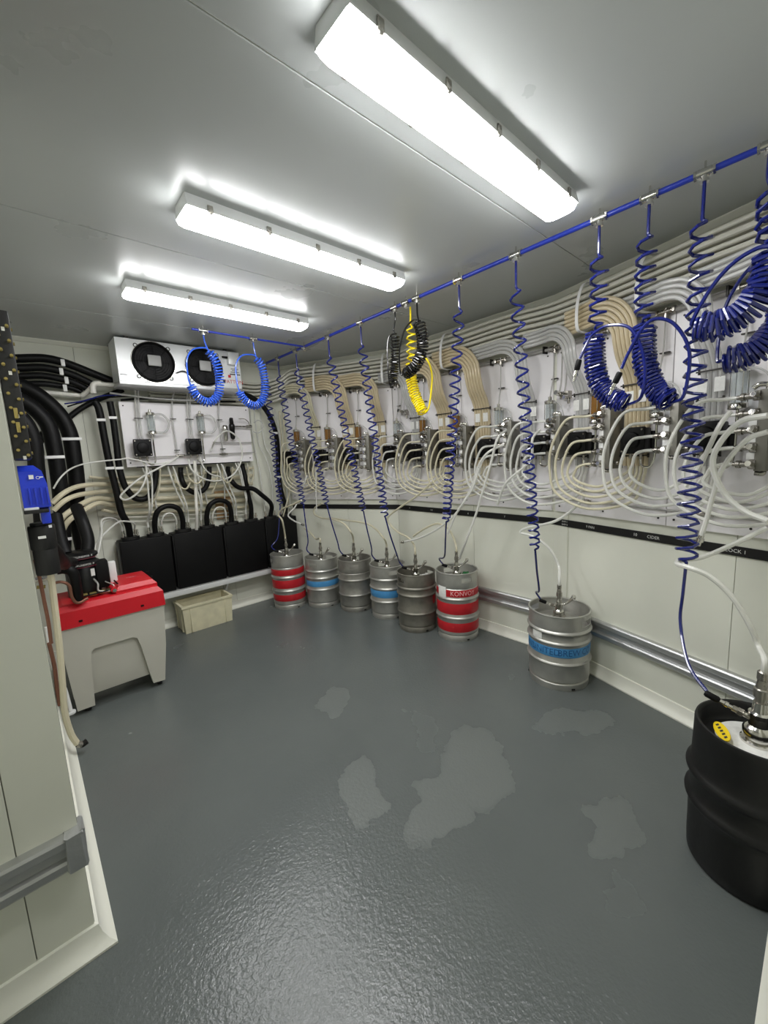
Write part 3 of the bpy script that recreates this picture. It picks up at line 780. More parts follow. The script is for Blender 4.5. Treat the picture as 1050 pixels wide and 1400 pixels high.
def local_to_world(u):
    p, a, n = wall_frame(u); q = p+n*BO
    return Matrix.Translation((q.x, q.y, 0)) @ Matrix.Rotation(a, 4, 'Z')
rnd = random.Random(11)
for i, (u, kind) in enumerate(ST):
    od = ORDN[i]
    LW = local_to_world(u); fx = .1 if i != 3 else .085
    W = lambda x, y, z: LW @ Vector((x, y, z))
    end = 'of the eleven stations, counted from the fan cooler'
    fo = station_root(F0 if kind == 'clear' else FA, u+fx, ('amber-filled' if kind != 'clear' else 'clear')+' foam detector cylinder, %s %s' % (od, end))
    station_root(P0, u+fx+.1, 'square black pump, %s %s' % (od, end))
    station_root(M5 if i not in (3, 7, 9) else M4, u, 'grey steel valve manifold, %s %s' % (od, end))
    nr = 5 if i not in (3, 7, 9) else 4
    # vertical bundle that bends left into the overhead run
    hm = {'pale': 'pale_hose', 'amber': 'amber_hose', 'clear': 'clear_hose'}[kind]
    nh = {'pale': 4, 'amber': 6 if i != 2 else 5, 'clear': 4}[kind]
    bw = .0255
    bx = .138
    b = thing('hose_bundle', '%s flat beer line bundle curving up to the overhead run, %s from the fan cooler' % ({'pale': 'pale', 'amber': 'amber-tinted', 'clear': 'clear'}[kind], od), 'hose bundle', W(bx, 0, 1.5), 0, 'flat beer line bundles on the boards')
    for k in range(nh):
        x = bx+(k-(nh-1)/2)*bw
        uu = u-x
        zl = 2.312+.0258*k; R = .14+.0258*k; z0 = zl-R          # nested quarter turns into a lane in front of the overhead run
        pts = [RW(uu, 1.46, .042), RW(uu, 1.7, .042), RW(uu, 1.88, .044), RW(uu, 1.98, .07), RW(uu, 2.08, .135), RW(uu, z0, .168)]
        for q in (22, 45, 67, 90):
            a_ = math.radians(q); pts.append(RW(uu+R*(1-math.cos(a_)), z0+R*math.sin(a_), .168))
        ue = min(u+.30, 2.90)
        pts += [RW(uu+R+.05, zl, .160), RW(ue-.07, zl, .1405), RW(ue, zl, .1405)] if ue-.07 > uu+R+.06 else [RW(ue, zl, .160)]
        MB().tube(catmull(pts, 6), .0122, 8).build('hose', hm, b, world=True)
    wd = nh*bw+.024
    for z in (1.93, 1.79, 1.52):
        p, a, n = wall_frame(u-bx); c = p+n*(.057+(.012 if z > 1.9 else 0))
        q = MB().box((c.x, c.y, z), (wd, .006, .008), rz=a, bev=.002)
        for s in (-1, 1):
            e = W(bx+s*(wd/2-.006), -.03, z); q.cyl((e.x, e.y, z-.012), (e.x, e.y, z+.012), .006, 8)
        q.build('clamp', 'screw', b, world=True)
    for s in (-1, 1):
        p, a, n = wall_frame(u-bx-s*.038); c = p+n*(.0555)
        lb = MB().box((c.x, c.y, 1.86), (.045, .003, .07), rz=a).build('line_tag', 'sticker', b, world=True, smooth=0)
    # loops from the valves down, round and up into the bundle
    lm = 'pale_hose' if kind != 'clear' else 'white_hose'
    for k in range(nr):
        z = ROWS[k]; g = (nr-1-k)/(nr-1)
        wn = .72 if i == 0 else 1.0
        xo = (-.17-.13*g)*wn+rnd.uniform(-.004, .004); zb = 1.335-.135*g+rnd.uniform(-.004, .004); yo = -.166-.018*(nr-1-k)-(.08 if i == 7 else 0)
        hk = nh-1-k if nh > 4 or nr == 4 else max(0, nh-1-min(k, nh-1))        # outer loops feed the outer hoses
        hk = max(0, min(nh-1, hk)); xe = bx+(hk-(nh-1)/2)*bw
        zt_ = 1.462 if not (nh == 4 and nr == 5 and k == 4) else 1.405
        pts = [W(-.072, -.122, z), W(-.115, -.136-(.03 if i == 7 else 0), z-.002), W(-.14-.06*g*wn, -.166-.012*(nr-1-k)-(.08 if i == 7 else 0), z-.018), W(xo+.012, yo, z-.32*(z-zb)), W(xo, yo, z-.6*(z-zb)), W(xo+.05, yo+.01, zb+.15*(z-zb)), W((xo+xe)/2+.01, yo+.05, zb), W(xe-.05, -.055, zb+.05), W(xe-.004, -.024, max(zb+.09, 1.40)), W(xe, -.02, zt_), W(xe, -.02, zt_+.01)]
        if nh == 4 and nr == 5 and k == 4: pts = pts[:-4]+[W(xe-.07, -.075, zb+.03), W(xe-.034, -.05, 1.40), W(xe-.02, -.036, 1.447), W(xe-.006, -.026, 1.47)]
        hose('beer_line', pts, .0082 if kind != 'clear' else .0088, lm, '%s beer line on the %s valve of the %s manifold from the fan cooler' % ('cream' if kind != 'clear' else 'milky', ['topmost', 'second', 'third', 'fourth', 'fifth'][k], od), 'hose', 'beer lines looped under the manifolds', n=7, res=6)
    # thin gas tube from the foam detector up to the top line, with a clip
    g_ = thing('gas_tube', 'thin clear tube rising from the foam detector, %s station from the fan cooler' % od, 'tube', W(-fx, -.06, 1.945), 0, 'thin tubes over the foam detectors')
    MB().tube(catmull([W(-fx, -.062, 1.94), W(-fx, -.05, 2.0), W(-fx, -.03, 2.1), W(-fx, -.026, 2.27)], 5), .0042, 6).build('tube', 'grey_tube', g_, world=True)
    c = W(-fx, -.018, 2.07); p, a, n = wall_frame(u+fx)
    MB().box(c, (.05, .02, .007), rz=a, bev=.002).build('clip', 'screw', g_, world=True)
    hose('vent_tube', [W(.036-fx, -.062, 1.907), W(-.03, -.07, 1.90), W(.01, -.075, 1.865), W(.03, -.07, 1.80)], .0045, 'clear_hose', 'small clear tube arching from detector to manifold, %s station from the fan cooler' % od, 'tube', 'small vent tubes', n=6, res=5)

# ------------------------------------------------------------------ gas lines along the boards
def run_line(name, u0, u1, z0, z1, off, r, material, parent, n=8):
    pts = []; k = max(2, int((u1-u0)/.08))
    for i in range(k+1):
        u = u0+(u1-u0)*i/k; pts.append(RW(u, z0+(z1-z0)*i/k, off))
    return MB().tube(pts, r, n).build(name, material, parent, world=True)
gl = thing('gas_line', 'grey gas line with tee fittings along the top edge of the bay boards', 'gas line', RW(0, 2.28, .04))
run_line('tube', -1.58, 2.95, 2.275, 2.285, .045, .011, 'grey_tube', gl)
for i, (u, kind) in enumerate(ST):
    fx = .1 if i != 3 else .085
    p, a, n = wall_frame(u+fx); c = RW(u+fx, 2.28, .045); d = Vector((math.cos(a), math.sin(a), 0))
    q = MB(); q.cyl(c-d*.035, c+d*.035, .016, 10); q.cyl(c-d*.05, c-d*.038, .019, 6); q.cyl(c+d*.038, c+d*.05, .019, 6); q.cyl(c+Vector((0, 0, .018)), c-Vector((0, 0, .035)), .014, 10)
    q.build('tee', 'chrome_dull', gl, world=True)
    e = RW(u+(.185 if i else .02), 2.28, .043)
    MB().box(e, (.010, .042, .05), rz=a, bev=.002).build('bracket', 'screw', gl, world=True)
gl2 = thing('gas_line', 'thin grey gas tube with valve fittings along the lower part of the boards', 'gas line', RW(0, 1.22, .04))
run_line('tube', -1.58, 3.0, 1.205, 1.255, .034, .006, 'grey_tube', gl2)
for u in (2.72, 1.66, 1.06, .53, .05, -.30, -1.02, -1.3):
    z = 1.205+.05*(u+1.7)/4.72; p, a, n = wall_frame(u); c = RW(u, z, .038); d = Vector((math.cos(a), math.sin(a), 0)); nn = Vector((n.x, n.y, 0))
    q = MB(); q.cyl(c-d*.022, c+d*.022, .012, 8); q.cyl(c+d*.022, c+d*.04, .009, 6); q.cyl(c-d*.04, c-d*.022, .009, 6); q.cyl(c, c+nn*.035, .010, 8); q.box(c+nn*.042, (.04, .007, .012), rz=a, bev=.003)
    q.build('shut_off_valve', 'chrome_dull', gl2, world=True)
gt = thing('gas_tube', 'thin grey tube running level just above the lower gas line', 'tube', RW(0, 1.28, .03))
run_line('tube', -1.58, 3.0, 1.275, 1.31, .029, .004, 'grey_tube', gt, 6)
# two chrome regulators standing on the upper board
def regulator(u, z, label):
    t = thing('gas_regulator', label, 'regulator', RW(u, z-.06, BO), 0, 'chrome regulators on the boards')
    p, a, n = wall_frame(u); LW = local_to_world(u)
    f = lambda x, y, zz: LW @ Vector((x, y, z+zz))
    q = MB(); q.cyl(f(-.05, -.05, .02), f(.02, -.05, -.005), .017, 10); q.cyl(f(.02, -.05, -.005), f(.055, -.05, -.03), .014, 10); q.build('body', 'chrome_dull', t, world=True)
    MB().tube([f(-.025, -.045, .012), f(-.025, -.09, .02)], .016, 12).build('knob', 'chrome', t, world=True)
    MB().tube([f(.04, -.045, -.02), f(.04, -.085, -.02)], .014, 12).build('knob', 'chrome', t, world=True)
    MB().cyl(f(.05, -.05, -.03), f(.052, -.05, -.065), .010, 8).build('outlet', 'chrome_dull', t, world=True)
    MB().tube(catmull([f(-.03, -.045, .03), f(-.03, -.03, .12), f(-.03, -.024, 2.272-z)], 4), .005, 6).build('feed_tube', 'grey_tube', t, world=True)
    MB().tube(catmull([f(.01, -.045, .01), f(.012, -.03, .12), f(.012, -.024, 2.272-z)], 4), .005, 6).build('feed_tube', 'grey_tube', t, world=True)
    MB().box(f(0, -.02, 0), (.07, .04, .05), rz=a, bev=.004).build('mount', 'chrome_dull', t, world=True)
_g = [(-0.124,1.944), (1.583,1.997)]
regulator(-.125, _g[0][1], 'double chrome gas regulator above the eighth manifold')
regulator(1.50, _g[1][1], 'double chrome gas regulator above the fourth manifold')

# ------------------------------------------------------------------ overhead hose run along the bay and across the fan wall
n2 = Vector((-T2.y, T2.x)); n1 = Vector((0, -1)); bis = (n2+n1).normalized(); ch_ = bis.dot(n1)
for row in range(7):
    for k in range(3):
        r = rnd.choice((.011, .0125, .0135, .0145)); slack = (.034-2*r)/2-.0012
        z = 2.334+.0365*row+rnd.uniform(-slack, slack)*.5; off = .040+.034*k+rnd.uniform(-slack, slack)*.5
        zf = 2.196+.0365*row+(z-2.334-.0365*row); ph = rnd.uniform(0, 6.28)
        pts = []; u = -1.50
        while u < 2.80:
            wv = .010*math.sin(u*2.1+.4)+.006*math.sin(u*5.3)
            pts.append(RW(u, z+max(-.008, wv)+slack*.4*math.sin(u*3+ph), off)); u += .12
        pts.append(RW(2.87, pts[-1].z, off)); zl_ = pts[-1].z
        q = C12+bis*((off+.05)/ch_); pts.append(Vector((q.x, q.y, (zl_+zf)/2)))
        for x in (2.06, 1.85, 1.5, 1.2, 1.0): pts.append(Vector((x, YF-off+.012, zf)))
        hose('trunk_line', pts, r, 'trunk_hose', 'milky overhead beer line, %s row from below, %s out from the bay wall' % (['bottom', 'second', 'third', 'fourth', 'fifth', 'sixth', 'seventh'][row], ['first', 'second', 'third'][k]), 'hose', 'overhead beer lines', n=8, res=4)
for j, u in enumerate((-.715, -.335, .903, 1.736, 2.52, 2.74)):
    dm = .72 if j == 5 else 1.0                  # the end strap holds the overhead lines alone
    p, a, n = wall_frame(u); LWm = Matrix.Translation((p.x, p.y, 0)) @ Matrix.Rotation(a, 4, 'Z')
    pts = [LWm @ Vector(v) for v in ((0, -.001, 2.31), (0, -.012, 2.303), (0, -.07, 2.2955), (0, -.15*dm, 2.293), (0, -.188*dm, 2.31), (0, -.196*dm, 2.40), (0, -.196*dm if j == 5 else -.18, 2.50), (0, -.14 if j < 5 else -.132, 2.575), (0, -.07, 2.59), (0, -.001, 2.592))]
    pts = catmull(pts, 4)
    q = MB()
    for A, B in zip(pts[:-1], pts[1:]):
        m_ = (A+B)/2; dd = (B-A); M = axes(m_, (math.cos(a), math.sin(a), 0), dd)
        q.box((0, 0, 0), (.022, .003, dd.length*1.1), M=M)
    nm = ['past the tenth station', 'near the bay corner strip', 'past the sixth station', 'at the far bay corner', 'on the angled wall past the second station', 'at the far end of the angled wall'][j]
    tag(q.build('hose_strap', 'white_plastic'), 'white strap holding the overhead beer lines '+nm, 'strap', 'white hose straps')

# ------------------------------------------------------------------ fan cooler (evaporator) under the ceiling
ev = thing('fan_cooler', 'white two-fan evaporator cooler hung under the ceiling on the far wall', 'cooler', (1.215, 4.12, 2.27))
X0, X1, Z0, Z1, YV = .712, 1.722, 2.285, 2.622, 3.90
cs = MB()
cs.add([(X0, YV, Z0), (X1, YV, Z0), (X1, YV, Z1), (X0, YV, Z1), (X0, 4.17, Z0+.02), (X1, 4.17, Z0+.02), (X1, 4.17, Z1), (X0, 4.17, Z1)], [(0, 1, 2, 3), (5, 4, 7, 6), (4, 0, 3, 7), (1, 5, 6, 2), (3, 2, 6, 7), (4, 5, 1, 0)])
cs.build('casing', 'casing', ev, world=True, smooth=0)
MB().box(((X0+X1)/2, 4.03, 2.272), (X1-X0+.01, .28, .03), bev=.004).build('drip_tray', 'alu', ev, world=True)
for x in (.80, 1.60): MB().box((x, 3.93, 2.632), (.03, .03, .03), bev=.004).build('hanger', 'screw', ev, world=True)
for x in (.975, 1.385):
    c = Vector((x, YV, 2.452)); M = axes(c, (1, 0, 0), (0, -1, 0))
    fr = MB().lathe([(.146, .0), (.164, .0), (.164, .008), (.16, .022), (.152, .026), (.146, .02)], 44, M, closed=True).build('fan_ring', 'black', ev, world=True)
    MB().lathe([(0, .001), (.147, .001), (.147, .004), (0, .004)], 44, M).build('fan_well', 'black', fr, world=True)
    for k in range(5):
        a = k*2*PI/5+.3; vs = []
        for q in range(6):
            rr = .045+.098*q/5
            for s_ in (-.32, .32):
                an = a+s_*(1.15-.06*q)+.25*q/5; vs.append(M @ Vector((rr*math.cos(an), rr*math.sin(an), .006+.006*(1 if s_ > 0 else 0))))
        MB().add(vs, [(2*q, 2*q+1, 2*q+3, 2*q+2) for q in range(5)]).build('blade', 'black', fr, world=True)
    MB().ring(.165, .0035, M @ Matrix.Translation((0, 0, .004)), 44, 6).build('rim', 'chrome', fr, world=True)
    g = MB()
    for R in (.05, .07, .09, .108, .126, .144): g.ring(R, .0014, M @ Matrix.Translation((0, 0, .026)), 40, 4)
    for k in range(8):
        a = k*PI/4; g.cyl(M @ Vector((.03*math.cos(a), .03*math.sin(a), .026)), M @ Vector((.155*math.cos(a), .155*math.sin(a), .023)), .0016, 4)
    g.build('guard', 'black', fr, world=True)
    MB().box((x, YV-.032, 2.46), (.10, .02, .088), bev=.009).build('motor', 'grey_plastic', fr, world=True)
    for s_, z_ in ((-1, 1), (-1, -1), (1, 1), (1, -1)):
        e = M @ Vector((.122*s_, .122*z_, .008)); MB().ring(.014, .003, axes(e, (1, 0, 0), (0, -1, 0)), 12, 5).build('hook', 'screw', ev, world=True)
MB().box((1.645, YV-.025, 2.55), (.095, .05, .11), bev=.005).build('junction_box', 'casing', ev, world=True)
MB().tube([(1.55, YV-.02, 2.56), (1.60, YV-.02, 2.56)], [.008, .010], 10).build('cable_gland', 'black', ev, world=True)
MB().tube(catmull([(1.14, YV-.012, 2.38), (1.20, YV-.018, 2.40), (1.28, YV-.012, 2.37)], 6), .005, 6).build('cable', 'black', ev, world=True)
def flat_text(s, x, z, size, y, material, parent, name='lettering', bold=0):
    vs, fs = text_mesh(s, size); M = axes((x, y, z), (1, 0, 0), (0, -1, 0))
    return MB().add([M @ v for v in vs], fs).build(name, material, parent, smooth=0, world=True)
flat_text('PATTON', 1.645, 2.345, .046, YV-.0015, 'ink_red', ev)
MB().box((1.555, YV-.001, 2.345), (.022, .002, .03)).build('emblem', 'ink_dark', ev, world=True, smooth=0)
for k, (z, w_) in enumerate([(2.465, .07), (2.45, .05), (2.435, .08), (2.415, .10)]):
    MB().box((1.665, YV-.0008, z), (w_, .0016, .006 if k < 3 else .01)).build('print_line', 'ink_dark' if k == 3 else 'ink_dark', ev, world=True, smooth=0)
MB().box((1.61, YV-.0008, 2.395), (.025, .0016, .025)).build('print_mark', 'ink_red', ev, world=True, smooth=0)
MB().box((.745, YV-.0008, 2.335), (.05, .0016, .006)).build('print_line', 'ink_dark', ev, world=True, smooth=0)

# ------------------------------------------------------------------ control board under the fan cooler
BY = YF-.12
cb = thing('control_board', 'white control board on the far wall under the fan cooler', 'board', (1.33, YF-.06, 1.6))
MB().box((1.328, BY+.012, 1.88), (1.176, .024, .572), bev=.002).build('board', 'board', cb, world=True, smooth=0)
MB().box((1.36, YF-.058, 1.65), (1.05, .114, .13), bev=.004).build('stand_off', 'black', cb, world=True)
MB().box((1.36, YF-.05, 2.08), (1.05, .09, .06), bev=.004).build('stand_off', 'black', cb, world=True)
for x in (.77, 1.885):
    for z in (1.63, 2.13): MB().cyl((x, BY, z), (x, BY-.004, z), .006, 8).build('screw', 'screw', cb, world=True)
def fan_place(proto, x, dz, label, sc=1.0):
    o_ = copy_tree(proto); place(o_, (x, BY, dz), 0, label); o_.scale = (sc, sc, sc); return o_
_c = [(0.96,4.15,1.933), (1.391,4.15,1.936), (0.834,4.15,1.793), (1.282,4.15,1.798), (1.682,4.15,1.828), (1.966,4.15,1.732)]
for k, (x, nm) in enumerate(((_c[0][0], 'nearer the pipes'), (_c[1][0], 'nearer the regulators'))):
    f2 = copy_tree(F0); place(f2, (x, BY, .15), 0, 'clear foam detector on the control board, '+nm)
    p2 = copy_tree(P0); place(p2, (x-.10, BY, .15), 0, 'square black pump on the control board, '+nm)
    t = thing('drain_pipework', 'clear looping tubes round the foam detector on the control board, '+nm, 'tubing', (x, BY-.03, 1.65), 0, 'tubes on the control board')
    T = lambda l, r=.0075, m_='clear_hose': MB().tube(catmull([(x+a, BY-b, c) for a, b, c in l], 6), r, 8).build('tube', m_, t, world=True)
    T([(-.10, .06, 1.825), (-.105, .04, 1.89), (-.10, .03, 2.05), (-.095, .045, 2.19), (-.09, .068, 2.262)], .010)
    T([(-.078, .06, 1.825), (-.082, .04, 1.89), (-.078, .03, 2.05), (-.072, .045, 2.19), (-.066, .07, 2.262)], .008)
    T([(.036, .062, 2.057), (.10, .072, 2.05), (.145, .075, 1.98), (.11, .072, 1.90), (.036, .062, 1.891)], .009)
    T([(.20, .026, 1.705), (.195, .028, 1.85), (.19, .03, 2.02), (.20, .045, 2.16), (.22, .07, 2.262)], .0075)
    MB().box((x+.195, BY-.035, 2.02), (.05, .02, .008), bev=.002).build('clip', 'screw', t, world=True)
    MB().box((x-.09, BY-.035, 2.02), (.07, .02, .008), bev=.002).build('clip', 'screw', t, world=True)
    MB().box((x+.198, BY-.035, 1.73), (.05, .02, .008), bev=.002).build('clip', 'screw', t, world=True)
# air filter-regulator with shut-off valve
rg = thing('air_regulator', 'twin air filter regulator with black cap on the control board', 'regulator', (1.66, BY-.04, 1.80))
rx = _c[4][0]
for dx, zt, m_ in ((-.055, 1.98, 'chrome_dull'), (.02, 2.0, 'chrome_dull')):
    MB().lathe([(0, 1.80), (.018, 1.81), (.024, 1.83), (.024, 1.90), (.028, 1.905), (.028, 1.95), (.02, 1.965), (0, 1.965)], 16, Matrix.Translation((rx+dx, BY-.045, 0 if dx < 0 else .02))).build('bowl', 'chrome' if dx < 0 else 'black_gloss', rg, world=True)
MB().lathe([(0, 1.98), (.016, 1.98), (.02, 1.99), (.018, 2.04), (0, 2.045)], 16, Matrix.Translation((rx+.02, BY-.045, 0))).build('knob', 'black', rg, world=True)
MB().cyl((rx+.05, BY-.045, 1.955), (rx+.22, BY-.045, 1.955), .008, 8).build('pipe', 'chrome_dull', rg, world=True)
v_ = MB().cyl((rx+.17, BY-.045, 1.955), (rx+.23, BY-.045, 1.955), .017, 10).build('shut_off_valve', 'chrome', rg, world=True)
MB().tube(catmull([(rx+.20, BY-.06, 1.97), (rx+.19, BY-.065, 2.0), (rx+.15, BY-.068, 2.03), (rx+.09, BY-.068, 2.03)], 4), .005, 6).build('lever', 'chrome', v_, world=True)
cg = thing('gas_line', 'thin clear gas line with valves along the foot of the control board', 'gas line', (1.33, BY-.03, 1.65))
MB().tube([(.76, BY-.03, 1.665), (1.0, BY-.03, 1.675), (1.92, BY-.03, 1.685)], .006, 8).build('tube', 'grey_tube', cg, world=True)
for x in (1.18, 1.59):
    MB().tube([(x-.04, BY-.035, 1.68), (x-.02, BY-.035, 1.68), (x-.02, BY-.035, 1.68), (x+.02, BY-.035, 1.68), (x+.02, BY-.035, 1.68), (x+.045, BY-.035, 1.68)], [.009, .009, .013, .013, .009, .009], 10).build('shut_off_valve', 'chrome_dull', cg, world=True)
MB().tube([(1.50, BY-.03, 1.80), (1.62, BY-.03, 1.79), (1.91, BY-.03, 1.79)], .0055, 8).build('tube', 'grey_tube', cg, world=True)
GT = 'loose clear tubes below the control board'
hose('beer_tube', [(1.235,4.14,1.64)]+[(1.227,4.06,1.543), (1.336,4.06,1.445), (1.473,4.06,1.42), (1.625,4.06,1.475), (1.725,4.06,1.639), (1.711,4.06,1.808), (1.624,4.06,1.895), (1.543,4.06,1.881), (1.471,4.06,1.804)]+[(1.479,4.18,1.746), (1.461,4.18,1.71)], .008, 'white_hose', 'white tube looping down in front of the regulators from the control board', 'tube', GT)
hose('beer_tube', [(1.351,4.18,1.664)]+[(1.349,4.1,1.564), (1.41,4.1,1.489), (1.499,4.1,1.454)]+[(1.49,4.065,1.426)], .007, 'white_hose', 'short white tube joining the big loop under the control board', 'tube', GT)
hose('beer_tube', [(1.156,4.17,1.672)]+[(1.059,4.11,1.62), (0.95,4.11,1.567), (0.795,4.11,1.486), (0.673,4.11,1.388), (0.64,4.11,1.341)]+[(0.682,4.085,1.318), (0.778,4.085,1.379), (0.841,4.085,1.483)]+[(0.87,4.14,1.578), (0.848,4.14,1.644)], .0085, 'white_hose', 'white tube folded into a narrow loop beside the control board pump', 'tube', GT)
hose('beer_tube', [(0.189,3.85,1.466), (0.236,3.85,1.538)]+[(0.306,3.93,1.598)]+[(0.4,4.05,1.634)]+[(0.523,4.12,1.653), (0.68,4.12,1.664)]+[(0.751,4.118,1.667), (0.957,4.118,1.612)]+[(1.124,4.16,1.638)], .006, 'white_hose', 'long thin white tube crossing the black pipes to the control board', 'tube', GT)
hose('beer_tube', [(1.942,4.185,1.996), (2.002,4.185,2.02)]+[(2.049,4.19,1.959), (1.991,4.19,1.889)]+[(1.934,4.205,1.905)], .005, 'clear_hose', 'small clear tube curl past the edge of the control board', 'tube', GT)

# ------------------------------------------------------------------ beige hose run low on the far wall
BG = 'beige hoses along the far wall'
BH = [([(1.925,4.305,1.437), (1.564,4.305,1.425), (1.207,4.305,1.43), (0.889,4.305,1.442), (0.685,4.305,1.452), (0.543,4.26,1.459), (0.434,4.11,1.466), (0.337,4.02,1.459), (0.249,3.93,1.424), (0.17,3.92,1.356)], .019, 'cream_hose'),
      ([(1.916,4.305,1.349), (1.556,4.305,1.349), (1.199,4.305,1.359), (0.881,4.305,1.375), (0.678,4.305,1.387), (0.546,4.26,1.395), (0.435,4.11,1.399), (0.339,4.02,1.394), (0.251,3.93,1.368), (0.171,3.92,1.3)], .019, 'cream_hose'),
      ([(1.906,4.305,1.245), (1.546,4.305,1.258), (1.19,4.305,1.273), (0.871,4.305,1.293), (0.668,4.305,1.309), (0.559,4.26,1.329), (0.449,4.11,1.349), (0.347,4.01,1.318), (0.225,3.91,1.249), (0.154,3.9,1.137), (0.121,3.9,1.048)], .02, 'cream_hose'),
      ([(1.899,4.305,1.173), (1.539,4.305,1.189), (1.182,4.305,1.208), (0.864,4.305,1.232), (0.667,4.305,1.249), (0.574,4.26,1.276), (0.474,4.11,1.309), (0.36,4.01,1.269), (0.241,3.91,1.201), (0.172,3.9,1.078)], .02, 'cream_hose'),
      ([(1.894,4.31,1.099), (1.533,4.31,1.112), (1.176,4.31,1.135), (0.857,4.31,1.163), (0.66,4.31,1.183), (0.579,4.27,1.21), (0.51,4.21,1.242)], .014, 'cream_hose'),
      ([(1.935,4.31,1.517), (1.574,4.31,1.5), (1.216,4.31,1.494), (0.897,4.31,1.503), (0.692,4.31,1.504), (0.565,4.3,1.508), (0.461,4.29,1.528)], .012, 'cream_hose'),
      ([(1.849,4.315,1.047), (1.53,4.315,1.066), (1.106,4.315,1.101), (0.794,4.315,1.13), (0.623,4.315,1.154), (0.516,4.315,1.182)], .008, 'trunk_hose'),
      ([(1.845,4.315,1.015), (1.526,4.315,1.027), (1.101,4.315,1.058), (0.789,4.315,1.089), (0.619,4.315,1.121)], .008, 'trunk_hose')]
for k, (pts, r, m_) in enumerate(BH):
    hose('beige_hose', pts, r, m_, ['thick beige hose sweeping to the blue pump, upper of the top pair', 'thick beige hose sweeping to the blue pump, lower of the top pair', 'thickest beige hose bending down to the filter, upper of its pair', 'thickest beige hose bending down to the filter, lower of its pair', 'medium beige hose ending short under the two thick pairs', 'slim beige hose above all others in the far wall run', 'slim pale hose just under the beige run on the far wall', 'slimmest pale hose, lowest of the far wall run'][k], 'hose', BG, res=6)

# ------------------------------------------------------------------ insulated black pipes
CR = [(.59, 1.0), (1.025, 1.485), (1.51, 1.945), (1.97, 2.345)]
cx8 = [a_+(b_-a_)*f_ for a_, b_ in CR for f_ in (.25, .75)]
CY_, ZT = YF-.105, .945                          # middle of the coolers, their top
def neck(k, *rise): return [(cx8[k], CY_, ZT+.02)]+[(cx8[k]+dx, CY_+dy, ZT+dz) for dx, dy, dz in rise]
def arch(k0, k1, dy, top):
    xa, xb = cx8[k0], cx8[k1]; m_ = (xa+xb)/2; w_ = (xb-xa)/2
    return [(xa, CY_, ZT+.02), (xa, CY_+dy*.5, ZT+.13), (m_-w_*.72, CY_+dy, ZT+top*.86), (m_, CY_+dy, ZT+top), (m_+w_*.72, CY_+dy, ZT+top*.86), (xb, CY_+dy*.5, ZT+.13), (xb, CY_, ZT+.02)]
IG = 'black insulated pipes on the far wall'
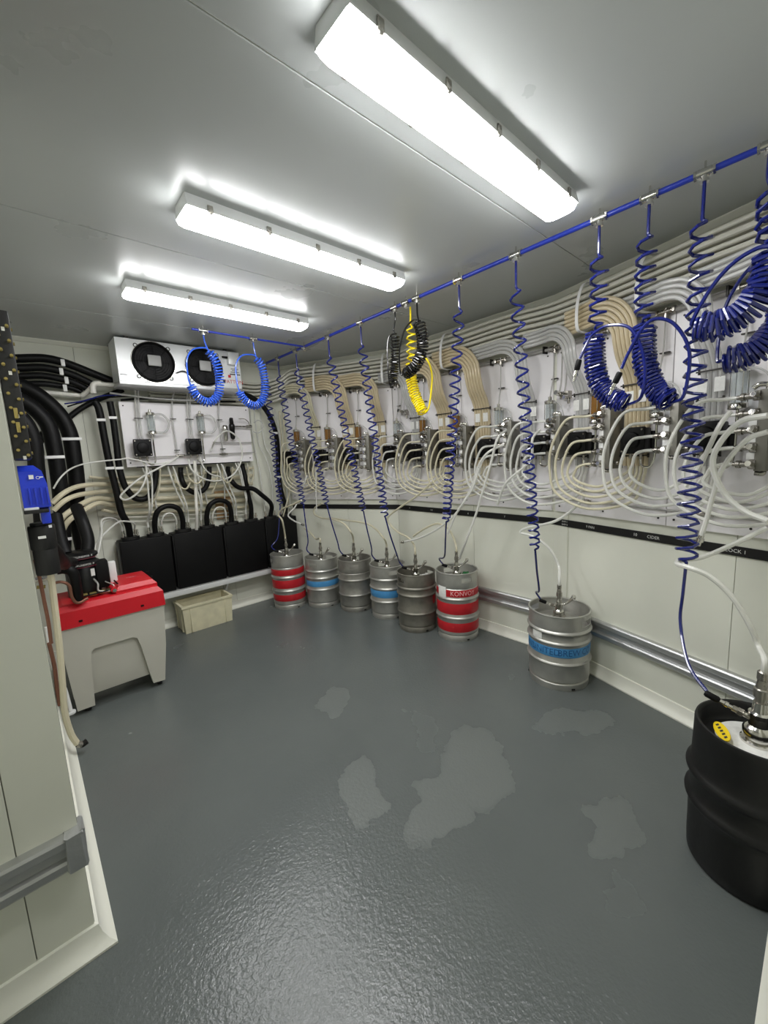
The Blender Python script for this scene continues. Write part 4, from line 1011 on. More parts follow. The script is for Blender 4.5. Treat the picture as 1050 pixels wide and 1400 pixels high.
IP = [([(0.047,4.26,2.445), (0.148,4.26,2.462), (0.29,4.26,2.478), (0.425,4.26,2.453), (0.604,4.26,2.383), (0.745,4.26,2.328)], .032, 'topmost black insulated pipe arching to the fan cooler'),
      ([(0.037,4.26,2.375), (0.139,4.26,2.39), (0.281,4.26,2.405), (0.443,4.26,2.369), (0.583,4.26,2.298)], .028, 'second black insulated pipe down, arching to the fan cooler'),
      ([(0.029,4.26,2.316), (0.131,4.26,2.33), (0.273,4.26,2.342), (0.436,4.26,2.31), (0.547,4.26,2.253)], .025, 'third black insulated pipe down, arching toward the drain'),
      ([(0.03,4.26,2.257), (0.145,4.26,2.271), (0.265,4.26,2.28), (0.419,4.295,2.268), (0.5,4.305,2.239)], .023, 'fourth black insulated pipe down, ending behind the white drain'),
      ([(0.055,4.15,2.252), (0.118,4.15,2.236), (0.215,4.15,2.166), (0.31,4.15,2.043), (0.36,4.15,1.889), (0.364,4.15,1.696), (0.358,4.15,1.489), (0.323,4.15,1.252), (0.329,4.15,1.068), (0.334,4.15,0.868)], .056, 'thick black insulated pipe bending down farthest along the wall'),
      ([(0.041,4.015,2.139), (0.082,4.015,2.126), (0.166,4.015,2.051), (0.227,4.015,1.934), (0.241,4.015,1.77), (0.24,4.015,1.558), (0.23,4.015,1.332), (0.21,4.015,1.103), (0.189,4.015,0.943)], .053, 'thick black insulated pipe bending down beside the tallest bend'),
      ([(0.041,3.88,2.016), (0.068,3.88,1.992), (0.105,3.88,1.917), (0.125,3.88,1.793), (0.115,3.88,1.62), (0.108,3.88,1.408), (0.093,3.88,1.193)], .049, 'thick black insulated pipe bending down behind the blue pump'),
      ([(0.326,4.265,1.968), (0.436,4.265,2.07), (0.523,4.265,2.133), (0.605,4.265,2.179), (0.689,4.265,2.221), (0.793,4.265,2.27)], .022, 'slim black pipe climbing from the thick bends to the fan cooler'),
      ([(0.243,4.323,1.948), (0.161,4.323,1.809), (0.101,4.323,1.624)], .028, 'short black pipe stub behind the brass valve panel'),
      ([(0.566,4.185,2.149), (0.587,4.185,2.072), (0.595,4.185,1.842), (0.606,4.185,1.625), (0.627,4.185,1.402), (0.642,4.185,1.207)]+neck(0, (-.01, -.03, .14))[::-1], .028, 'straight black insulated pipe dropping into the first black cooler'),
      ([(0.67,4.185,2.154), (0.677,4.185,1.996), (0.676,4.185,1.81), (0.673,4.185,1.603), (0.696,4.185,1.428), (0.762,4.185,1.317), (0.848,4.185,1.308), (0.917,4.185,1.389)]+[(0.965,4.25,1.519), (0.965,4.25,1.573)], .026, 'black insulated pipe hooking up under the control board'),
      (arch(1, 2, -.045, .27), .024, 'black insulated arch between the first and second coolers'),
      ([(1.187,4.25,1.567), (1.181,4.25,1.518)]+[(1.172,4.2,1.442), (1.209,4.2,1.361), (1.285,4.2,1.311), (1.373,4.2,1.346), (1.417,4.2,1.43)]+[(1.45,4.25,1.508), (1.455,4.25,1.559)], .024, 'black insulated pipe sagging under the middle of the control board'),
      (arch(3, 4, -.045, .27), .024, 'black insulated arch between the second and third coolers'),
      ([(1.799,4.25,1.571), (1.802,4.25,1.524)]+[(1.803,4.205,1.408), (1.812,4.205,1.25)]+neck(5, (0, -.03, .16))[::-1], .024, 'black insulated pipe dropping from the control board edge to the third cooler'),
      ([(1.647,4.25,1.549), (1.642,4.25,1.496)]+[(1.619,4.12,1.4), (1.696,4.12,1.326), (1.828,4.12,1.306), (1.92,4.12,1.235)]+neck(6, (-.005, -.06, .16))[::-1], .024, 'black insulated pipe swinging over to the fourth cooler'),
      ([(1.828,4.15,2.286), (1.935,4.15,2.248), (2.049,4.15,2.163), (2.143,4.15,1.995)]+[(2.202,4.2,1.785)]+[(2.216,4.25,1.459), (2.224,4.25,1.249)]+neck(7, (.01, .0, .12))[::-1], .026, 'black insulated pipe curving down beside the bay corner')]
for pts, r, lb in IP: hose('insulated_pipe', pts, r, 'foam', lb, 'pipe', IG, n=12, res=7)
# white pipe clips
for k, (p, w_) in enumerate(zip([(0.394,4.225,2.449), (0.376,4.229,2.38), (0.401,4.232,2.314), (0.384,4.234,2.253), (0.363,4.091,1.839), (0.233,3.959,1.697), (0.584,4.154,1.997), (0.67,4.156,2.017), (0.598,4.154,1.594), (0.667,4.156,1.59), (2.157,4.145,1.885), (2.204,4.221,1.402), (0.197,3.959,1.066)], (.03, .03, .03, .03, .13, .12, .066, .062, .066, .062, .062, .062, .12))):
    if k < 4: b = MB().box(p, (.026, .012, .054), bev=.003)
    else: b = MB().box((p[0], p[1], p[2]), (w_, .012, .022), bev=.003)
    names = ['topmost pipe', 'second pipe', 'third pipe', 'fourth pipe', 'tallest thick bend', 'next thick bend', 'straight pipe, high up', 'hooking pipe, high up', 'straight pipe, low down', 'hooking pipe, low down', 'corner pipe, high up', 'corner pipe, low down', 'middle thick bend, low down']
    tag(b.build('pipe_clip', 'white_plastic'), 'white plastic clip round the '+names[k], 'clip', 'white pipe clips')
# drain
dr = thing('drain_pipe', 'white plastic drain pipe with elbows leaving the fan cooler', 'pipe', [(0.381,4.23,2.198)][0])
MB().tube([(0.233,4.25,2.214), (0.49,4.25,2.201)], .017, 12).build('pipe', 'pvc', dr, world=True)
MB().tube(catmull([(0.489,4.24,2.2), (0.524,4.21,2.227), (0.559,4.17,2.265), (0.579,4.15,2.286)], 5), .019, 12).build('elbow', 'pvc', dr, world=True)
MB().tube(catmull([(0.559,4.15,2.209), (0.56,4.15,2.256), (0.574,4.15,2.286), (0.62,4.15,2.295)], 5), .022, 12).build('elbow', 'pvc', dr, world=True)
MB().tube([(0.599,4.15,2.288), (0.76,4.15,2.288)], .018, 12).build('pipe', 'pvc', dr, world=True)
MB().cyl(*[(0.224,4.25,2.214), (0.247,4.25,2.213)], .021, 12).build('collar', 'pvc', dr, world=True)
hose('cable', [(0.357,4.16,2.119), (0.464,4.16,2.141), (0.541,4.16,2.168), (0.62,4.16,2.196), (0.758,4.16,2.21)], .006, 'blue_hose', 'blue cable slung beside the drain pipe', 'cable')
hose('cable', [(0.377,4.21,2.103), (0.458,4.21,2.135), (0.541,4.21,2.163), (0.625,4.21,2.185), (0.76,4.21,2.205), (0.901,4.21,2.219)], .006, 'black', 'black cable slung under the drain pipe', 'cable')
hose('cable', [(0.757,4.215,2.174), (0.957,4.215,2.197), (1.333,4.215,2.203), (1.612,4.215,2.203), (1.778,4.215,2.211)], .009, 'foam', 'black cable sagging between fan cooler and control board', 'cable')
hose('clear_tube', [(0.669,4.125,2.218), (0.827,4.125,2.203), (1.025,4.125,2.189), (1.304,4.125,2.19), (1.581,4.125,2.218), (1.804,4.125,2.23)], .008, 'clear_hose', 'clear tube sagging between fan cooler and control board', 'tube')

# ------------------------------------------------------------------ shelf with four black line coolers
sh = thing('cooler_shelf', 'narrow white shelf carrying the black line coolers', 'shelf', (1.42, YF-.15, .38))
MB().box((1.455, YF-.10, .395), (1.82, .20, .02), bev=.003).build('deck', 'alu', sh, world=True)
MB().box((1.455, YF-.195, .37), (1.82, .02, .05), bev=.003).build('front_rail', 'casing', sh, world=True)
for x in (.62, 1.5, 2.2): MB().prism([(0, 0), (.18, 0), (0, .2)], axes((x, YF-.001, .386), (0, -1, 0), (1, 0, 0)), .02).build('bracket', 'casing', sh, world=True)
CG = 'black line coolers on the shelf'
def line_cooler(x0, x1, label, caps):
    t = thing('line_cooler', label, 'cooler', ((x0+x1)/2, CY_, .404), 0, CG)
    zt = ZT
    MB().box(((x0+x1)/2, CY_, (.404+zt)/2), (x1-x0, .17, zt-.404), bev=.012).build('tank', 'black', t, world=True)
    MB().box((x0+.008, CY_, (.404+zt)/2), (.03, .15, zt-.43), bev=.006).build('side_rib', 'rubber', t, world=True)
    for cx_ in caps:
        c = MB(); out = [(.075*math.cos(q*PI/10), .05*math.sin(q*PI/10)) for q in range(20)]
        c.prism(out, Matrix.Translation((cx_, CY_, zt-.004)), .03); cap = c.build('cap', 'rubber', t, world=True)
        for dx, dy in FIT:
            MB().tube([(cx_+dx, CY_+dy, zt+.02), (cx_+dx, CY_+dy, zt+.045), (cx_+dx, CY_+dy, zt+.045), (cx_+dx, CY_+dy, zt+.06), (cx_+dx, CY_+dy, zt+.06), (cx_+dx, CY_+dy, zt+.085)], [.008, .008, .0115, .0115, .009, .009], 10).build('fitting', 'chrome', cap, world=True)
    return t
FIT = ((-.056, -.012), (-.044, .026), (.044, .026), (.056, -.012))
lbl = ('black line cooler next to the red-lidded chest', 'black line cooler behind the beige crate', 'black line cooler between the crate and the red-banded keg', 'black line cooler in the bay corner behind the red-banded keg')
for k in range(4): line_cooler(CR[k][0], CR[k][1], lbl[k], cx8[2*k:2*k+2])
zt = ZT+.08
NG = 'clear tubes rising from the line coolers'
def fitp(k, j, dz=0.0): return (cx8[k]+FIT[j][0], CY_+FIT[j][1], zt+dz)
def ctube(k, j, pts):
    hose('cooler_tube', pts, .0078, 'white_hose', 'clear tube on the %s fitting of the %s cooler neck from the red-lidded chest' % (['first', 'second', 'third', 'fourth'][j], ORDN[k]), 'tube', NG, n=7, res=6)
for j in (0, 1, 2):                                    # first neck: away behind the pump heads on the red lid
    p = fitp(0, j); fwd_ = .07 if j == 2 else 0
    ctube(0, j, [p, (p[0]-.005, p[1]-.01-fwd_*.8, p[2]+.06), (p[0]-.06, p[1]-.07-fwd_*.6, p[2]+.135-.02*j), (p[0]-.16, p[1]-.20, p[2]+.15-.024*j), (.44-.02*j, 3.86-.02*j, 1.09-.03*j), (.375-.012*j, 3.62, .985-.022*j), (.33-.01*j, 3.555, .972-.018*j)])
under = {(1, 0): .862, (1, 1): .905, (2, 2): 1.075, (2, 3): 1.118, (3, 0): 1.275, (3, 1): 1.315, (4, 2): 1.535, (4, 3): 1.578, (5, 0): 1.725, (5, 1): 1.752}
for (k, j), xt in under.items():                       # up in front of the beige run to the underside of the control board
    p = fitp(k, j); yf = (4.172 if k > 1 else 4.140)-(.020 if j in (0, 3) else 0)
    ctube(k, j, [p, (p[0], p[1]-.012, p[2]+.07), (p[0]+(xt-p[0])*.3, yf, p[2]+.18), (p[0]+(xt-p[0])*.75, yf, p[2]+.33), (xt, yf+.012, 1.49), (xt, 4.242, 1.575), (xt, 4.262, 1.592)])
for (k, j), xt in {(1, 2): .934, (3, 2): 1.383, (4, 1): 1.605, (5, 2): 1.868}.items():   # straight up close to the wall
    p = fitp(k, j)
    ctube(k, j, [p, (p[0], p[1], p[2]+.10), (p[0]+(xt-p[0])*.5, p[1], p[2]+.25), (xt, p[1], 1.45), (xt, p[1]+.002, 1.59)])
p = fitp(6, 1); ctube(6, 1, [p, (p[0]-.003, p[1], p[2]+.10), (p[0]-.01, p[1]+.005, p[2]+.30), (1.998, 4.285, 1.55), (1.985, 4.32, 1.75), (1.98, 4.335, 1.95), (1.98, 4.335, 2.18)])
for k in (2, 4):                                       # small arch under the black one
    a_, b_ = fitp(k-1, 3), fitp(k, 0); m_ = (a_[0]+b_[0])/2; w_ = (b_[0]-a_[0])/2
    ctube(k, 0, [a_, (a_[0]+.002, a_[1]-.02, a_[2]+.05), (m_-w_*.6, a_[1]-.035, a_[2]+.105), (m_, a_[1]-.035, a_[2]+.12), (m_+w_*.6, a_[1]-.035, a_[2]+.105), (b_[0]-.002, b_[1]-.02, b_[2]+.05), b_])
p = fitp(6, 3); ctube(6, 3, [p, (p[0]+.01, p[1]-.015, p[2]+.10), (p[0]+.015, p[1]-.05, p[2]+.22), (p[0]+.01, p[1]-.06, p[2]+.36), (2.125, 4.20, 1.60), (2.105, 4.29, 1.75), (2.10, 4.335, 1.95), (2.10, 4.335, 2.18)])
p = fitp(6, 2); ctube(6, 2, [p, (p[0]+.005, p[1]-.01, p[2]+.10), (p[0]+.01, p[1]-.03, p[2]+.25), (p[0]-.01, p[1]-.05, p[2]+.42), (2.055, 4.21, 1.62), (2.04, 4.30, 1.75), (2.03, 4.335, 1.95), (2.03, 4.335, 2.18)])
for j in (2, 3):
    p = fitp(7, j); ctube(7, j, [p, (p[0]+.005, p[1]-.012, p[2]+.10), (p[0]+.01, p[1]-.03+.01*j, p[2]+.26), (2.27, 4.27-.03*(j-2), 1.46), (2.28, 4.30-.02*(j-2), 1.70), (2.30, 4.335-.02*(j-2), 1.95), (2.275-.03*(j-2), 4.335, 2.17)])
PT = [[(1.128,4.25,1.571), (1.123,4.25,1.529)]+[(1.086,4.09,1.464), (1.122,4.09,1.386), (1.171,4.09,1.368), (1.21,4.09,1.42)], [(1.24,4.25,1.571), (1.242,4.25,1.529)]+[(1.202,4.07,1.462), (1.255,4.07,1.41), (1.312,4.07,1.44)]+[(1.399,4.25,1.504), (1.405,4.25,1.562)], [(1.588,4.25,1.559), (1.583,4.25,1.515)]+[(1.508,4.05,1.447), (1.546,4.05,1.393), (1.595,4.05,1.433)]+[(1.689,4.25,1.5), (1.693,4.25,1.546)], [(1.869,4.25,1.544), (1.864,4.25,1.497)]+[(1.786,4.1,1.41), (1.8,4.1,1.356), (1.837,4.1,1.406)]+[(1.921,4.25,1.478), (1.918,4.25,1.541)], [(1.008,4.25,1.578), (1.003,4.25,1.53)]+[(0.977,4.23,1.402), (0.943,4.23,1.316), (0.886,4.23,1.241)], [(1.543,4.25,1.562), (1.538,4.25,1.51)]+[(1.496,4.21,1.394), (1.442,4.21,1.295)]]
PL = ['pale tube hanging from the board foot beside the sagging black pipe', 'pale tube nested in the sagging black pipe', 'pale tube loop under the regulators', 'outer pale tube loop under the regulators', 'pale tube hanging beside the hooking black pipe', 'pale tube hanging between the two arches']
for k, pts in enumerate(PT): hose('cooler_tube', pts, .0075, 'pale_hose', PL[k], 'tube', 'pale tubes under the control board')
pp = thing('riser_pipe', 'pale vertical pipe between the control board and the second cooler', 'pipe', [(1.25,4.15,1.13)][0])
MB().tube(catmull([(1.281,4.12,1.624), (1.276,4.12,1.519), (1.256,4.12,1.274), (1.248,4.12,1.133)]+[(cx8[3]-.115, CY_-.03, ZT-.002)], 5), .015, 10).build('pipe', 'pvc', pp, world=True)
tag(MB().box([(1.591,4.33,1.151)][0], (.17, .012, .30), bev=.002).build('cardboard_sheet', 'cardboard'), 'torn brown cardboard sheet stuck behind the cooler tubes', 'cardboard')

# ------------------------------------------------------------------ crate on the floor
cr = thing('storage_crate', 'worn cream plastic crate on the floor under the black coolers', 'crate', (1.22, 4.13, 0))
def crate():
    x0, x1, y0, y1, z1 = .985, 1.452, 4.0, 4.27, .272; i = .014; tp = .012
    m_ = MB()
    def rectz(dx, z): return [(x0+dx, y0+dx, z), (x1-dx, y0+dx, z), (x1-dx, y1-dx, z), (x0+dx, y1-dx, z)]
    rows = [rectz(tp, .001), rectz(0, z1-.02), rectz(-.008, z1-.02), rectz(-.008, z1), rectz(i, z1), rectz(i+tp, .012)]
    vs = [v for r in rows for v in r]; fs = [(3, 2, 1, 0), (20, 21, 22, 23)]
    for k in range(5):
        for j in range(4): fs.append((k*4+j, k*4+(j+1) % 4, k*4+4+(j+1) % 4, k*4+4+j))
    m_.add(vs, fs); m_.build('tub', 'crate', cr, world=True, smooth=0)
    for x in (x0+.07, x1-.07): MB().box((x, y0+.002, .13), (.012, .012, .235), bev=.002).build('rib', 'crate', cr, world=True)
    for y in (y0+.06, y1-.06): MB().box((x0+.002, y, .13), (.012, .012, .235), bev=.002).build('rib', 'crate', cr, world=True)
    MB().box(((x0+x1)/2-.02, y1-.06, .06), (.2, .06, .05), bev=.015).build('dirt', 'steel_dull', cr, world=True)
crate()

# ------------------------------------------------------------------ red-lidded ice-bank chest
CX0, CX1, CY0, CY1 = .066, .672, 3.20, 3.64
ch = thing('chest_cooler', 'grey ice-bank chest with a red lid standing by the left wall', 'cooler', ((CX0+CX1)/2, 3.42, 0))
def chest_body():
    x0, x1, y0, y1 = CX0, CX1, CY0, CY1
    zb, zt = .035, .60; tp = .02
    # front outline with arched recess between two legs
    def front(y, inset):
        return None
    m_ = MB()
    M0 = Matrix(((1, 0, 0, x0), (0, 0, 1, y0+.055), (0, 1, 0, 0), (0, 0, 0, 1)))
    m_.prism([(0, zt), (.012, .30), (.024, .10), (x1-x0-.045, .10), (x1-x0-.02, .30), (x1-x0, zt)], M0, y1-y0-.11)
    # front panel with a leg at each end: polygon pushed back
    L = x1-x0
    out = [(0, zt), (.012, .30), (.03, zb), (.125, zb), (.128, .10), (.14, .34), (.15, .405), (.17, .422), (.39, .422), (.415, .405), (.43, .34), (.465, .10), (.475, .04), (L-.055, zb), (L-.02, .30), (L, zt)]
    M = Matrix(((1, 0, 0, x0), (0, 0, 1, y0), (0, 1, 0, 0), (0, 0, 0, 1)))
    m_.prism(out, M, .06)
    M2 = Matrix(((1, 0, 0, x0), (0, 0, 1, y1-.06), (0, 1, 0, 0), (0, 0, 0, 1)))
    m_.prism(out, M2, .06)
    # recessed panel behind the arch
    m_.box((x0+.30, y0+.035, .27), (.36, .02, .33), bev=.003)
    b = m_.build('body', 'chest', ch, world=True, smooth=25)
    for x in (x0+.09, x1-.085):
        for y in (y0+.045, y1-.045):
            MB().lathe([(0, 0), (.016, 0), (.018, .01), (.012, .036), (0, .036)], 14, Matrix.Translation((x, y, 0))).build('foot', 'rubber', ch, world=True)
chest_body()
def lid():
    x0, x1, y0, y1 = CX0-.006, CX1+.008, CY0-.012, CY1+.01
    def ringz(dx, dy, z): return [(x0+dx, y0+dy, z), (x1-dx, y0+dy, z), (x1-dx, y1-dy, z), (x0+dx, y1-dy, z)]
    rows = [ringz(0, 0, .598), ringz(.004, .004, .705), ringz(.03, .03, .738), ringz(.05, .05, .742)]
    vs = [v for r in rows for v in r]; fs = [(3, 2, 1, 0), (12, 13, 14, 15)]
    for k in range(3):
        for j in range(4): fs.append((k*4+j, k*4+(j+1) % 4, k*4+4+(j+1) % 4, k*4+4+j))
    l = MB().add(vs, fs).build('lid', 'red_plastic', ch, world=True, smooth=0)
    # raised hatch over the hinged end
    q = MB(); hx0, hx1, hy0, hy1 = .40, .655, 3.245, 3.625
    rr = [[(hx0+d, hy0+d, z), (hx1-d, hy0+d, z), (hx1-d, hy1-d, z), (hx0+d, hy1-d, z)] for d, z in ((0, .735), (.0, .758), (.025, .785), (.05, .788))]
    vs = [v for r in rr for v in r]; q.add(vs, [f for f in fs]); h = q.build('hatch', 'red_plastic', l, world=True, smooth=0)
    MB().cyl((.395, 3.25, .768), (.395, 3.62, .768), .02, 12).build('hinge', 'red_plastic', l, world=True)
    MB().cyl((.395, 3.238, .768), (.395, 3.252, .768), .012, 10).build('hinge_pin', 'chrome', l, world=True)
    vs, f2 = text_mesh('FILL', .035); M = axes((.53, 3.45, .7885), (1, .1, 0), (0, 0, 1))
    MB().add([M @ v for v in vs], f2).build('lettering', 'ink_pale', l, smooth=0, world=True)
    for x in (.185, .535): MB().box((x, y0-.001, .632), (.02, .006, .012), bev=.002).build('catch', 'black', l, world=True)
    for z in (.79, .77): MB().box((.662, 3.55-.1*(z < .78), z-.01), (.02, .012, .008), bev=.002).build('catch', 'black', l, world=True)
lid()
# recirculation unit on the lid
ru = thing('recirculation_pump', 'black motor and pump heads standing on the red lid', 'pump', (.26, 3.45, .742))
MB().lathe([(0, .742), (.095, .742), (.095, .93), (.085, .945), (0, .945)], 28, Matrix.Translation((.25, 3.43, 0))).build('motor', 'black_gloss', ru, world=True)
for z, y in ((.955, 3.43), (1.005, 3.47)):
    d = MB().lathe([(0, z-.015), (.10, z-.012), (.112, z), (.112, z+.012), (.09, z+.03), (0, z+.032)], 32, Matrix.Translation((.245, y, 0))).build('pump_head', 'black_gloss', ru, world=True)
    b = band(.1125, z-.010, z-.006, -2.4, -.7, 16)
    for v in b.v: v.x += .245; v.y += y
    b.build('pink_ring', 'maroon', d, world=True)
    t_ = curved_text('GRUNDFOS  X', .018, .1132, z+.008, -PI/2+.15, 1.0)
    for v in t_.v: v.x += .245; v.y += y
    t_.build('lettering', 'ink_white', d, smooth=0, world=True)
MB().box((.355, 3.40, .87), (.075, .10, .19), bev=.01).build('control_box', 'black', ru, world=True)
MB().box((.30, 3.345, .90), (.022, .004, .05)).build('barcode_label', 'sticker', ru, world=True, smooth=0)
MB().box((.425, 3.46, .85), (.045, .05, .16), bev=.006).build('relay_box', 'white_plastic', ru, world=True)
tb = MB()
for k in range(5): tb.box((.18+.05*k, 3.30+.01*(k % 2), .762), (.04, .03, .022), bev=.004)
tb.build('fittings', 'brass', ru, world=True)
MB().tube(catmull([(.30, 3.35, .85), (.315, 3.31, .82), (.31, 3.29, .78), (.345, 3.285, .765)], 5), .006, 8).build('cable', 'steel', ru, world=True)
MB().tube(catmull([(.36, 3.34, .82), (.40, 3.30, .79), (.38, 3.285, .765), (.33, 3.285, .762)], 5), .004, 8).build('cable', 'steel', ru, world=True)
MB().tube(catmull([(.42, 3.40, .80), (.43, 3.32, .78), (.40, 3.29, .77), (.30, 3.28, .765), (.22, 3.285, .76)], 5), .005, 8).build('cable', 'black', ru, world=True)
MB().tube(catmull([(.11, 3.18, .99), (.15, 3.18, .985), (.185, 3.18, .95), (.19, 3.19, .84), (.19, 3.21, .76)], 6), .030, 12).build('insulated_hose', 'foam', ru, world=True)
MB().tube(catmull([(.07, 3.16, .915), (.12, 3.155, .915), (.155, 3.16, .88), (.16, 3.17, .80), (.185, 3.18, .755), (.24, 3.2, .765)], 6), .009, 8).build('copper_pipe', 'copper', ru, world=True)
MB().tube(catmull([(.30, 3.52, 1.0), (.32, 3.56, 1.10), (.31, 3.62, 1.22), (.30, 3.75, 1.32)], 6), .040, 12).build('insulated_hose', 'foam', ru, world=True)
MB().tube(catmull([(.18, 3.5, 1.02), (.17, 3.58, 1.12), (.17, 3.7, 1.28)], 6), .040, 12).build('insulated_hose', 'foam', ru, world=True)

# ------------------------------------------------------------------ things on the left wall, seen edge-on past the corner
vp = thing('brass_valve_board', 'tall black panel of brass valves on the left wall', 'valve panel', (.02, 2.3, 1.64))
MB().box((.029, 2.36, 1.93), (.055, .40, .56), bev=.006).build('panel', 'rubber', vp, world=True)
for k in range(10):
    z = 2.17-k*.054
    for x, dz in ((.018, 0), (.046, -.02)):
        v_ = MB().cyl((x, 2.162, z+dz), (x, 2.148, z+dz), .006, 8).build('valve', 'brass', vp, world=True)
        MB().cyl((x, 2.15, z+dz), (x, 2.138, z+dz), .005, 6).build('stem', 'brass', v_, world=True)
    MB().cyl((.055, 2.24, z-.01), (.063, 2.24, z-.01), .0065, 8).build('valve', 'brass', vp, world=True)
    if k % 3 == 0: MB().box((.034, 2.158, z-.03), (.01, .004, .014)).build('tag', 'sticker', vp, world=True, smooth=0)
    if k in (6, 7): MB().box((.03, 2.155, z-.02), (.012, .012, .04), bev=.002).build('valve_body', 'brass', vp, world=True)
bp_ = thing('transfer_pump', 'bright blue ribbed pump housing mounted on the left wall', 'pump', (.06, 2.45, 1.38))
q = MB(); 
rows = []
for x_, y0_, y1_, z_ in ((.098, 2.34, 2.56, 1.44), (.096, 2.34, 2.56, 1.54), (.084, 2.345, 2.555, 1.60), (.06, 2.36, 2.54, 1.625)):
    rows.append([(.006, y0_, z_), (x_, y0_, z_), (x_, y1_, z_), (.006, y1_, z_)])
vs = [v for r in rows for v in r]; fs = [(3, 2, 1, 0), (12, 13, 14, 15)]
for k in range(3):
    for j in range(4): fs.append((k*4+j, k*4+(j+1) % 4, k*4+4+(j+1) % 4, k*4+4+j))
hb = q.add(vs, fs).build('housing', 'pump_blue', bp_, world=True, smooth=0)
for k in range(4): MB().box((.032+.02*k, 2.338, 1.49), (.007, .012, .075), bev=.003).build('rib', 'pump_blue', hb, world=True)
MB().box((.046, 2.336, 1.575), (.016, .002, .018)).build('label', 'sticker', hb, world=True, smooth=0)
vs, fs = text_mesh('O', .02); M = axes((.068, 2.3365, 1.57), (1, 0, 0), (0, -1, 0)); MB().add([M @ v for v in vs], fs).build('emblem', 'ink_white', hb, smooth=0, world=True)
MB().box((.08, 2.3365, 1.573), (.012, .001, .005)).build('emblem', 'ink_white', hb, world=True, smooth=0)
MB().box((.075, 2.45, 1.40), (.035, .16, .075), bev=.006).build('foot_block', 'pump_blue', bp_, world=True)
MB().box((.045, 2.42, 1.425), (.085, .20, .016), bev=.003).build('clamp_plate', 'rubber', bp_, world=True)
MB().box((.030, 2.36, 1.436), (.05, .06, .014), bev=.003).build('bracket', 'casing', bp_, world=True)
ft = thing('filter_housing', 'black filter housing on the left wall under the blue pump', 'filter', (.05, 2.45, 1.12))
for za, zb_, r in ((1.35, 1.364, .040), (1.24, 1.35, .050), (1.12, 1.24, .046)):
    MB().lathe([(0, za), (r*.96, za), (r, za+.006), (r, zb_-.006), (r*.96, zb_), (0, zb_)], 24, Matrix.Translation((.054, 2.45, 0))).build('bowl', 'rubber', ft, world=True)
MB().box((.05, 2.399, 1.30), (.028, .002, .012)).build('label', 'sticker', ft, world=True, smooth=0)
MB().box((.085, 2.41, 1.345), (.012, .006, .012)).build('tag', 'white_plastic', ft, world=True, smooth=0)
hose('insulated_pipe', [(.07, 2.50, 1.25), (.10, 2.62, 1.17), (.125, 2.8, 1.10), (.14, 3.0, 1.05), (.16, 3.2, 1.02), (.2, 3.34, .99)], .034, 'foam', 'black insulated pipe slanting from the filter housing to the pump heads', 'pipe', IG, n=12)
hose('drain_hose', [(0.068,2.75,1.147), (0.066,2.75,1.036), (0.059,2.75,0.834), (0.051,2.75,0.629), (0.037,2.75,0.421), (0.028,2.75,0.273), (0.038,2.75,0.144), (0.058,2.75,0.07)], .0155, 'cream_hose', 'cream drain hose running down past the chest to the floor', 'hose')
e = [(0.058,2.75,0.07), (0.077,2.75,0.055), (0.101,2.75,0.064)]
dn = thing('hose_end', 'black hose tail with metal clip lying on the floor by the wall', 'hose end', e[0])
MB().tube([e[0], e[1]], .018, 12).build('clip', 'chrome_dull', dn, world=True)
MB().tube(catmull([e[0], e[1], e[2]], 5), .0165, 12).build('tail', 'rubber', dn, world=True)
ov = thing('overflow_tube', 'white overflow tube ending in a small flange beside the chest', 'tube', [(0.06,3.1,0.095)][0])
MB().tube(catmull([(max(p[0], .014), p[1], p[2]) for p in [(-0.024,3.1,0.674), (-0.006,3.1,0.552), (0.02,3.1,0.401), (0.049,3.1,0.268), (0.058,3.1,0.166), (0.061,3.1,0.104)]], 6), .010, 10).build('tube', 'white_plastic', ov, world=True)
MB().lathe([(0, -.006), (.026, -.006), (.026, .006), (0, .008)], 18, Matrix.Translation([(0.06,3.1,0.095)][0])).build('flange', 'casing', ov, world=True)
hose('copper_pipe', [(max(p[0], .013), p[1], p[2]) for p in [(-0.003,2.9,0.64), (0.016,2.9,0.581), (0.019,2.9,0.478), (0.014,2.9,0.368), (0.007,2.9,0.258)]], .010, 'copper', 'copper pipe dropping behind the cream drain hose', 'pipe')
hose('copper_pipe', [(max(p[0], .011), p[1], p[2]) for p in [(0.014,2.6,1.171), (0.019,2.6,1.077), (0.021,2.6,0.963), (0.023,2.6,0.848), (0.02,2.6,0.732)]], .008, 'copper', 'thin copper pipe on the left wall behind the corner', 'pipe')
vf = thing('shut_off_valve', 'chrome shut-off valve on the left wall beside the pump hose', 'valve', [(0.025,2.9,0.974)][0])
MB().tube([(0.001,2.9,1.009), (0.063,2.9,1.006)], .014, 10).build('body', 'chrome', vf, world=True)
MB().tube([(0.002,2.9,0.967), (0.039,2.9,0.962)], .010, 10).build('outlet', 'brass', vf, world=True)

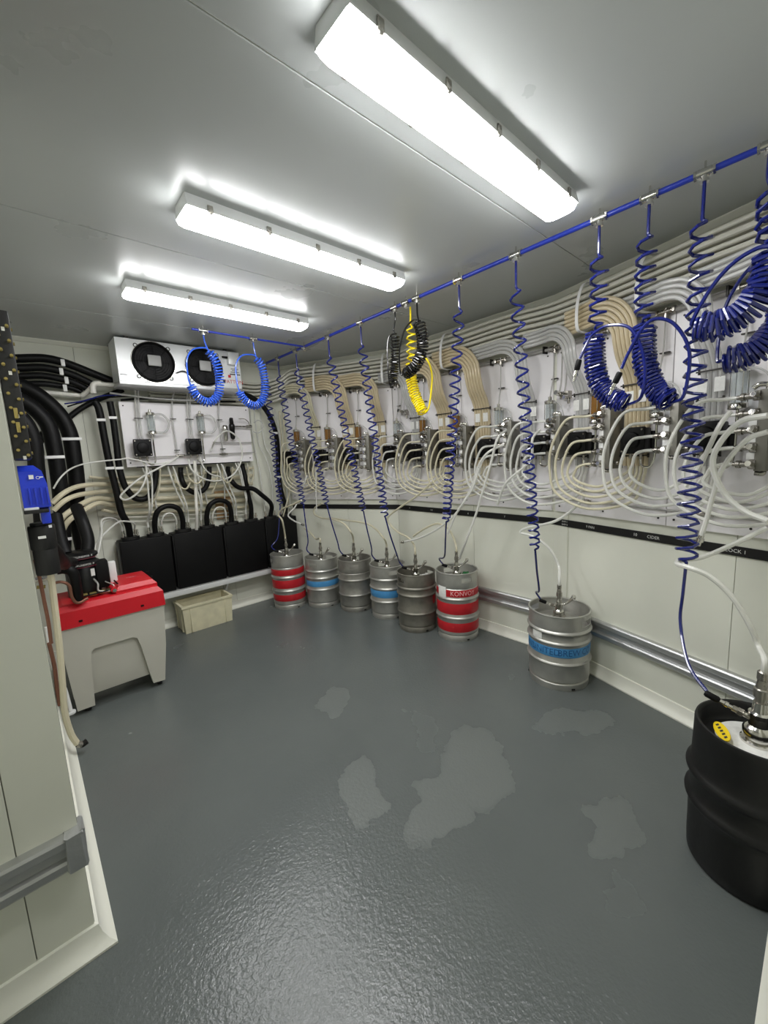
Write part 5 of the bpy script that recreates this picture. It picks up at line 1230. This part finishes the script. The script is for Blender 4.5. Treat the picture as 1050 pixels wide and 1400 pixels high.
# ------------------------------------------------------------------ beer hoses from the kegs to the wall
BK = 'beer hoses from the keg couplers'
def up(i, *pts):
    h = hose_top[i]; return [tuple(h-Vector((0, 0, .02))), tuple(h+Vector((0, 0, .05)))]+list(pts)
KH = [(1, [(2.01,3.866,0.958), (2.01,3.936,1.015), (2.01,3.844,1.084), (2.01,3.622,1.143), (2.01,3.445,1.197)], 'cooler-side red-banded keg'),
      (2, [(2.4,3.86,0.693), (2.4,3.975,0.755), (2.4,4.096,0.794)], 'blue-banded keg closest to the coolers'),
      (3, [(2.42,3.226,0.836), (2.42,3.341,0.915), (2.42,3.533,0.943), (2.42,3.742,0.941), (2.42,3.885,0.971), (2.42,3.876,1.038), (2.42,3.721,1.104)], 'bandless mid-grey keg'),
      (4, [(2.56,2.9,0.799), (2.56,3.024,0.88), (2.56,3.181,0.916), (2.56,3.53,0.916), (2.56,3.808,0.916)], 'blue-banded keg between bandless ones'),
      (5, [(2.7,2.625,0.737), (2.7,2.699,0.799), (2.7,2.828,0.834), (2.7,2.939,0.896), (2.7,2.977,0.967), (2.7,2.813,1.074), (2.7,2.564,1.206), (2.7,2.381,1.33)], 'darkest bandless keg'),
      (6, [(2.8,2.232,0.838), (2.8,2.295,0.917), (2.8,2.414,0.946), (2.8,2.56,0.89), (2.8,2.728,0.792)], 'keg with the green tag'),
      (7, [(2.72,1.248,0.764), (2.72,1.297,0.861), (2.72,1.378,0.929), (2.72,1.462,0.962), (2.72,1.537,0.975), (2.72,1.49,1.013), (2.72,1.273,1.087), (2.72,1.127,1.208), (2.72,1.082,1.283)], 'lone keg by the bump rail'),
      (8, [(1.95,0.144,0.828), (1.95,0.174,0.904), (1.95,0.232,1.004), (1.95,0.302,1.068), (1.95,0.368,1.091), (2.03,0.424,1.079), (2.12,0.427,1.075), (2.2,0.37,1.081), (2.25,0.269,1.148), (2.3,0.179,1.216)], 'black keg')]
for i, pts, nm in KH:
    hose('beer_hose', up(i, *pts), .0095 if i != 8 else .0098, 'pale_hose' if i < 7 else 'white_hose', 'translucent beer hose leaving the coupler of the '+nm, 'hose', BK, res=7)
SH = 'spare beer hoses hanging off the boards'
def spare(pts, r, label, tip=None):
    t = thing('spare_hose', label, 'hose', pts[-1], 0, SH)
    MB().tube(catmull(pts, 7), r, 8).build('hose', 'white_hose', t, world=True)
    if tip:
        a = Vector(pts[-1]); d = (a-Vector(pts[-2])).normalized()
        MB().tube([a-d*.012, a, a+d*.004, a+d*.02, a+d*.022, a+d*.04], [r*1.1, r*1.1, r*1.5, r*1.5, r*.9, r*.9], 10).build('coupling', 'chrome', t, world=True)
spare([(2.75,1.672,1.733)]+[(2.6,1.652,1.669), (2.6,1.703,1.513), (2.6,1.769,1.323), (2.6,1.852,1.093), (2.6,1.948,0.878)]+[(2.7,2.095,0.688)], .009, 'white spare hose falling from the seventh manifold onto the keg with the green tag')
spare([(2.73,1.679,1.626)]+[(2.67,1.773,1.577), (2.67,1.86,1.485), (2.67,1.933,1.312), (2.67,2.083,1.096), (2.67,2.287,0.939), (2.67,2.508,0.827), (2.67,2.731,0.757)], .009, 'white spare hose trailing low across the wall behind the darkest keg', True)
spare([(2.715,1.391,1.712)]+[(2.609,1.388,1.653), (2.63,1.418,1.507), (2.63,1.602,1.351)]+[(2.67,1.702,1.18)], .009, 'white spare hose slung from the eighth manifold toward the lower gas line')
spare([(2.236,0.194,1.615), (2.257,0.26,1.584), (2.281,0.333,1.469), (2.29,0.362,1.338), (2.296,0.379,1.237), (2.301,0.397,1.149)], .0105, 'white spare hose with a steel coupling hanging over the label strip', True)
spare([(2.183,0.193,1.676), (2.208,0.27,1.664), (2.226,0.327,1.601), (2.237,0.36,1.519), (2.233,0.349,1.44), (2.218,0.3,1.349), (2.197,0.236,1.294), (2.175,0.167,1.267)], .012, 'thick white spare hose sweeping in a wide arc over the eleventh station')
spare([(2.354,0.331,1.71)]+[(2.31,0.357,1.652), (2.32,0.389,1.565), (2.332,0.426,1.466), (2.347,0.475,1.379)], .010, 'white spare hose between the tenth and eleventh stations')
spare([(2.625,1.83,1.459), (2.625,1.901,1.289), (2.625,2.048,1.104), (2.625,2.154,0.91)], .0085, 'thin white spare hose behind the long coil over the green-tagged keg')
spare([(2.374,3.716,1.487), (2.366,3.733,1.253), (2.361,3.743,1.014)], .006, 'thin white spare hose hanging straight under the first manifold')
spare([(2.312,3.802,1.413), (2.274,3.883,1.24), (2.235,3.966,1.079)]+[(2.08,3.859,1.011), (2.08,3.745,0.958), (2.08,3.588,0.935)], .008, 'white spare hose crossing beside the corner cooler', True)
# thin tubes hanging in the bay corner
for k, pts in enumerate(([(2.323,4.315,2.144), (2.322,4.315,1.83), (2.311,4.315,1.41), (2.299,4.315,1.067)], [(2.369,4.315,2.145), (2.364,4.315,1.83), (2.358,4.315,1.407), (2.346,4.315,1.061)])):
    hose('corner_line', pts, .010, 'pale_hose', ['pale line running straight down the bay corner, touching the black pipe', 'pale line running straight down the bay corner, farther from the black pipe'][k], 'hose', 'pale lines in the bay corner')
hose('corner_line', [(2.346,4.18,1.366), (2.271,4.18,1.163), (2.223,4.18,1.042)]+[(cx8[7]-.05, CY_-.04, ZT+.005)], .008, 'pale_hose', 'pale line crossing down to the corner cooler', 'hose')
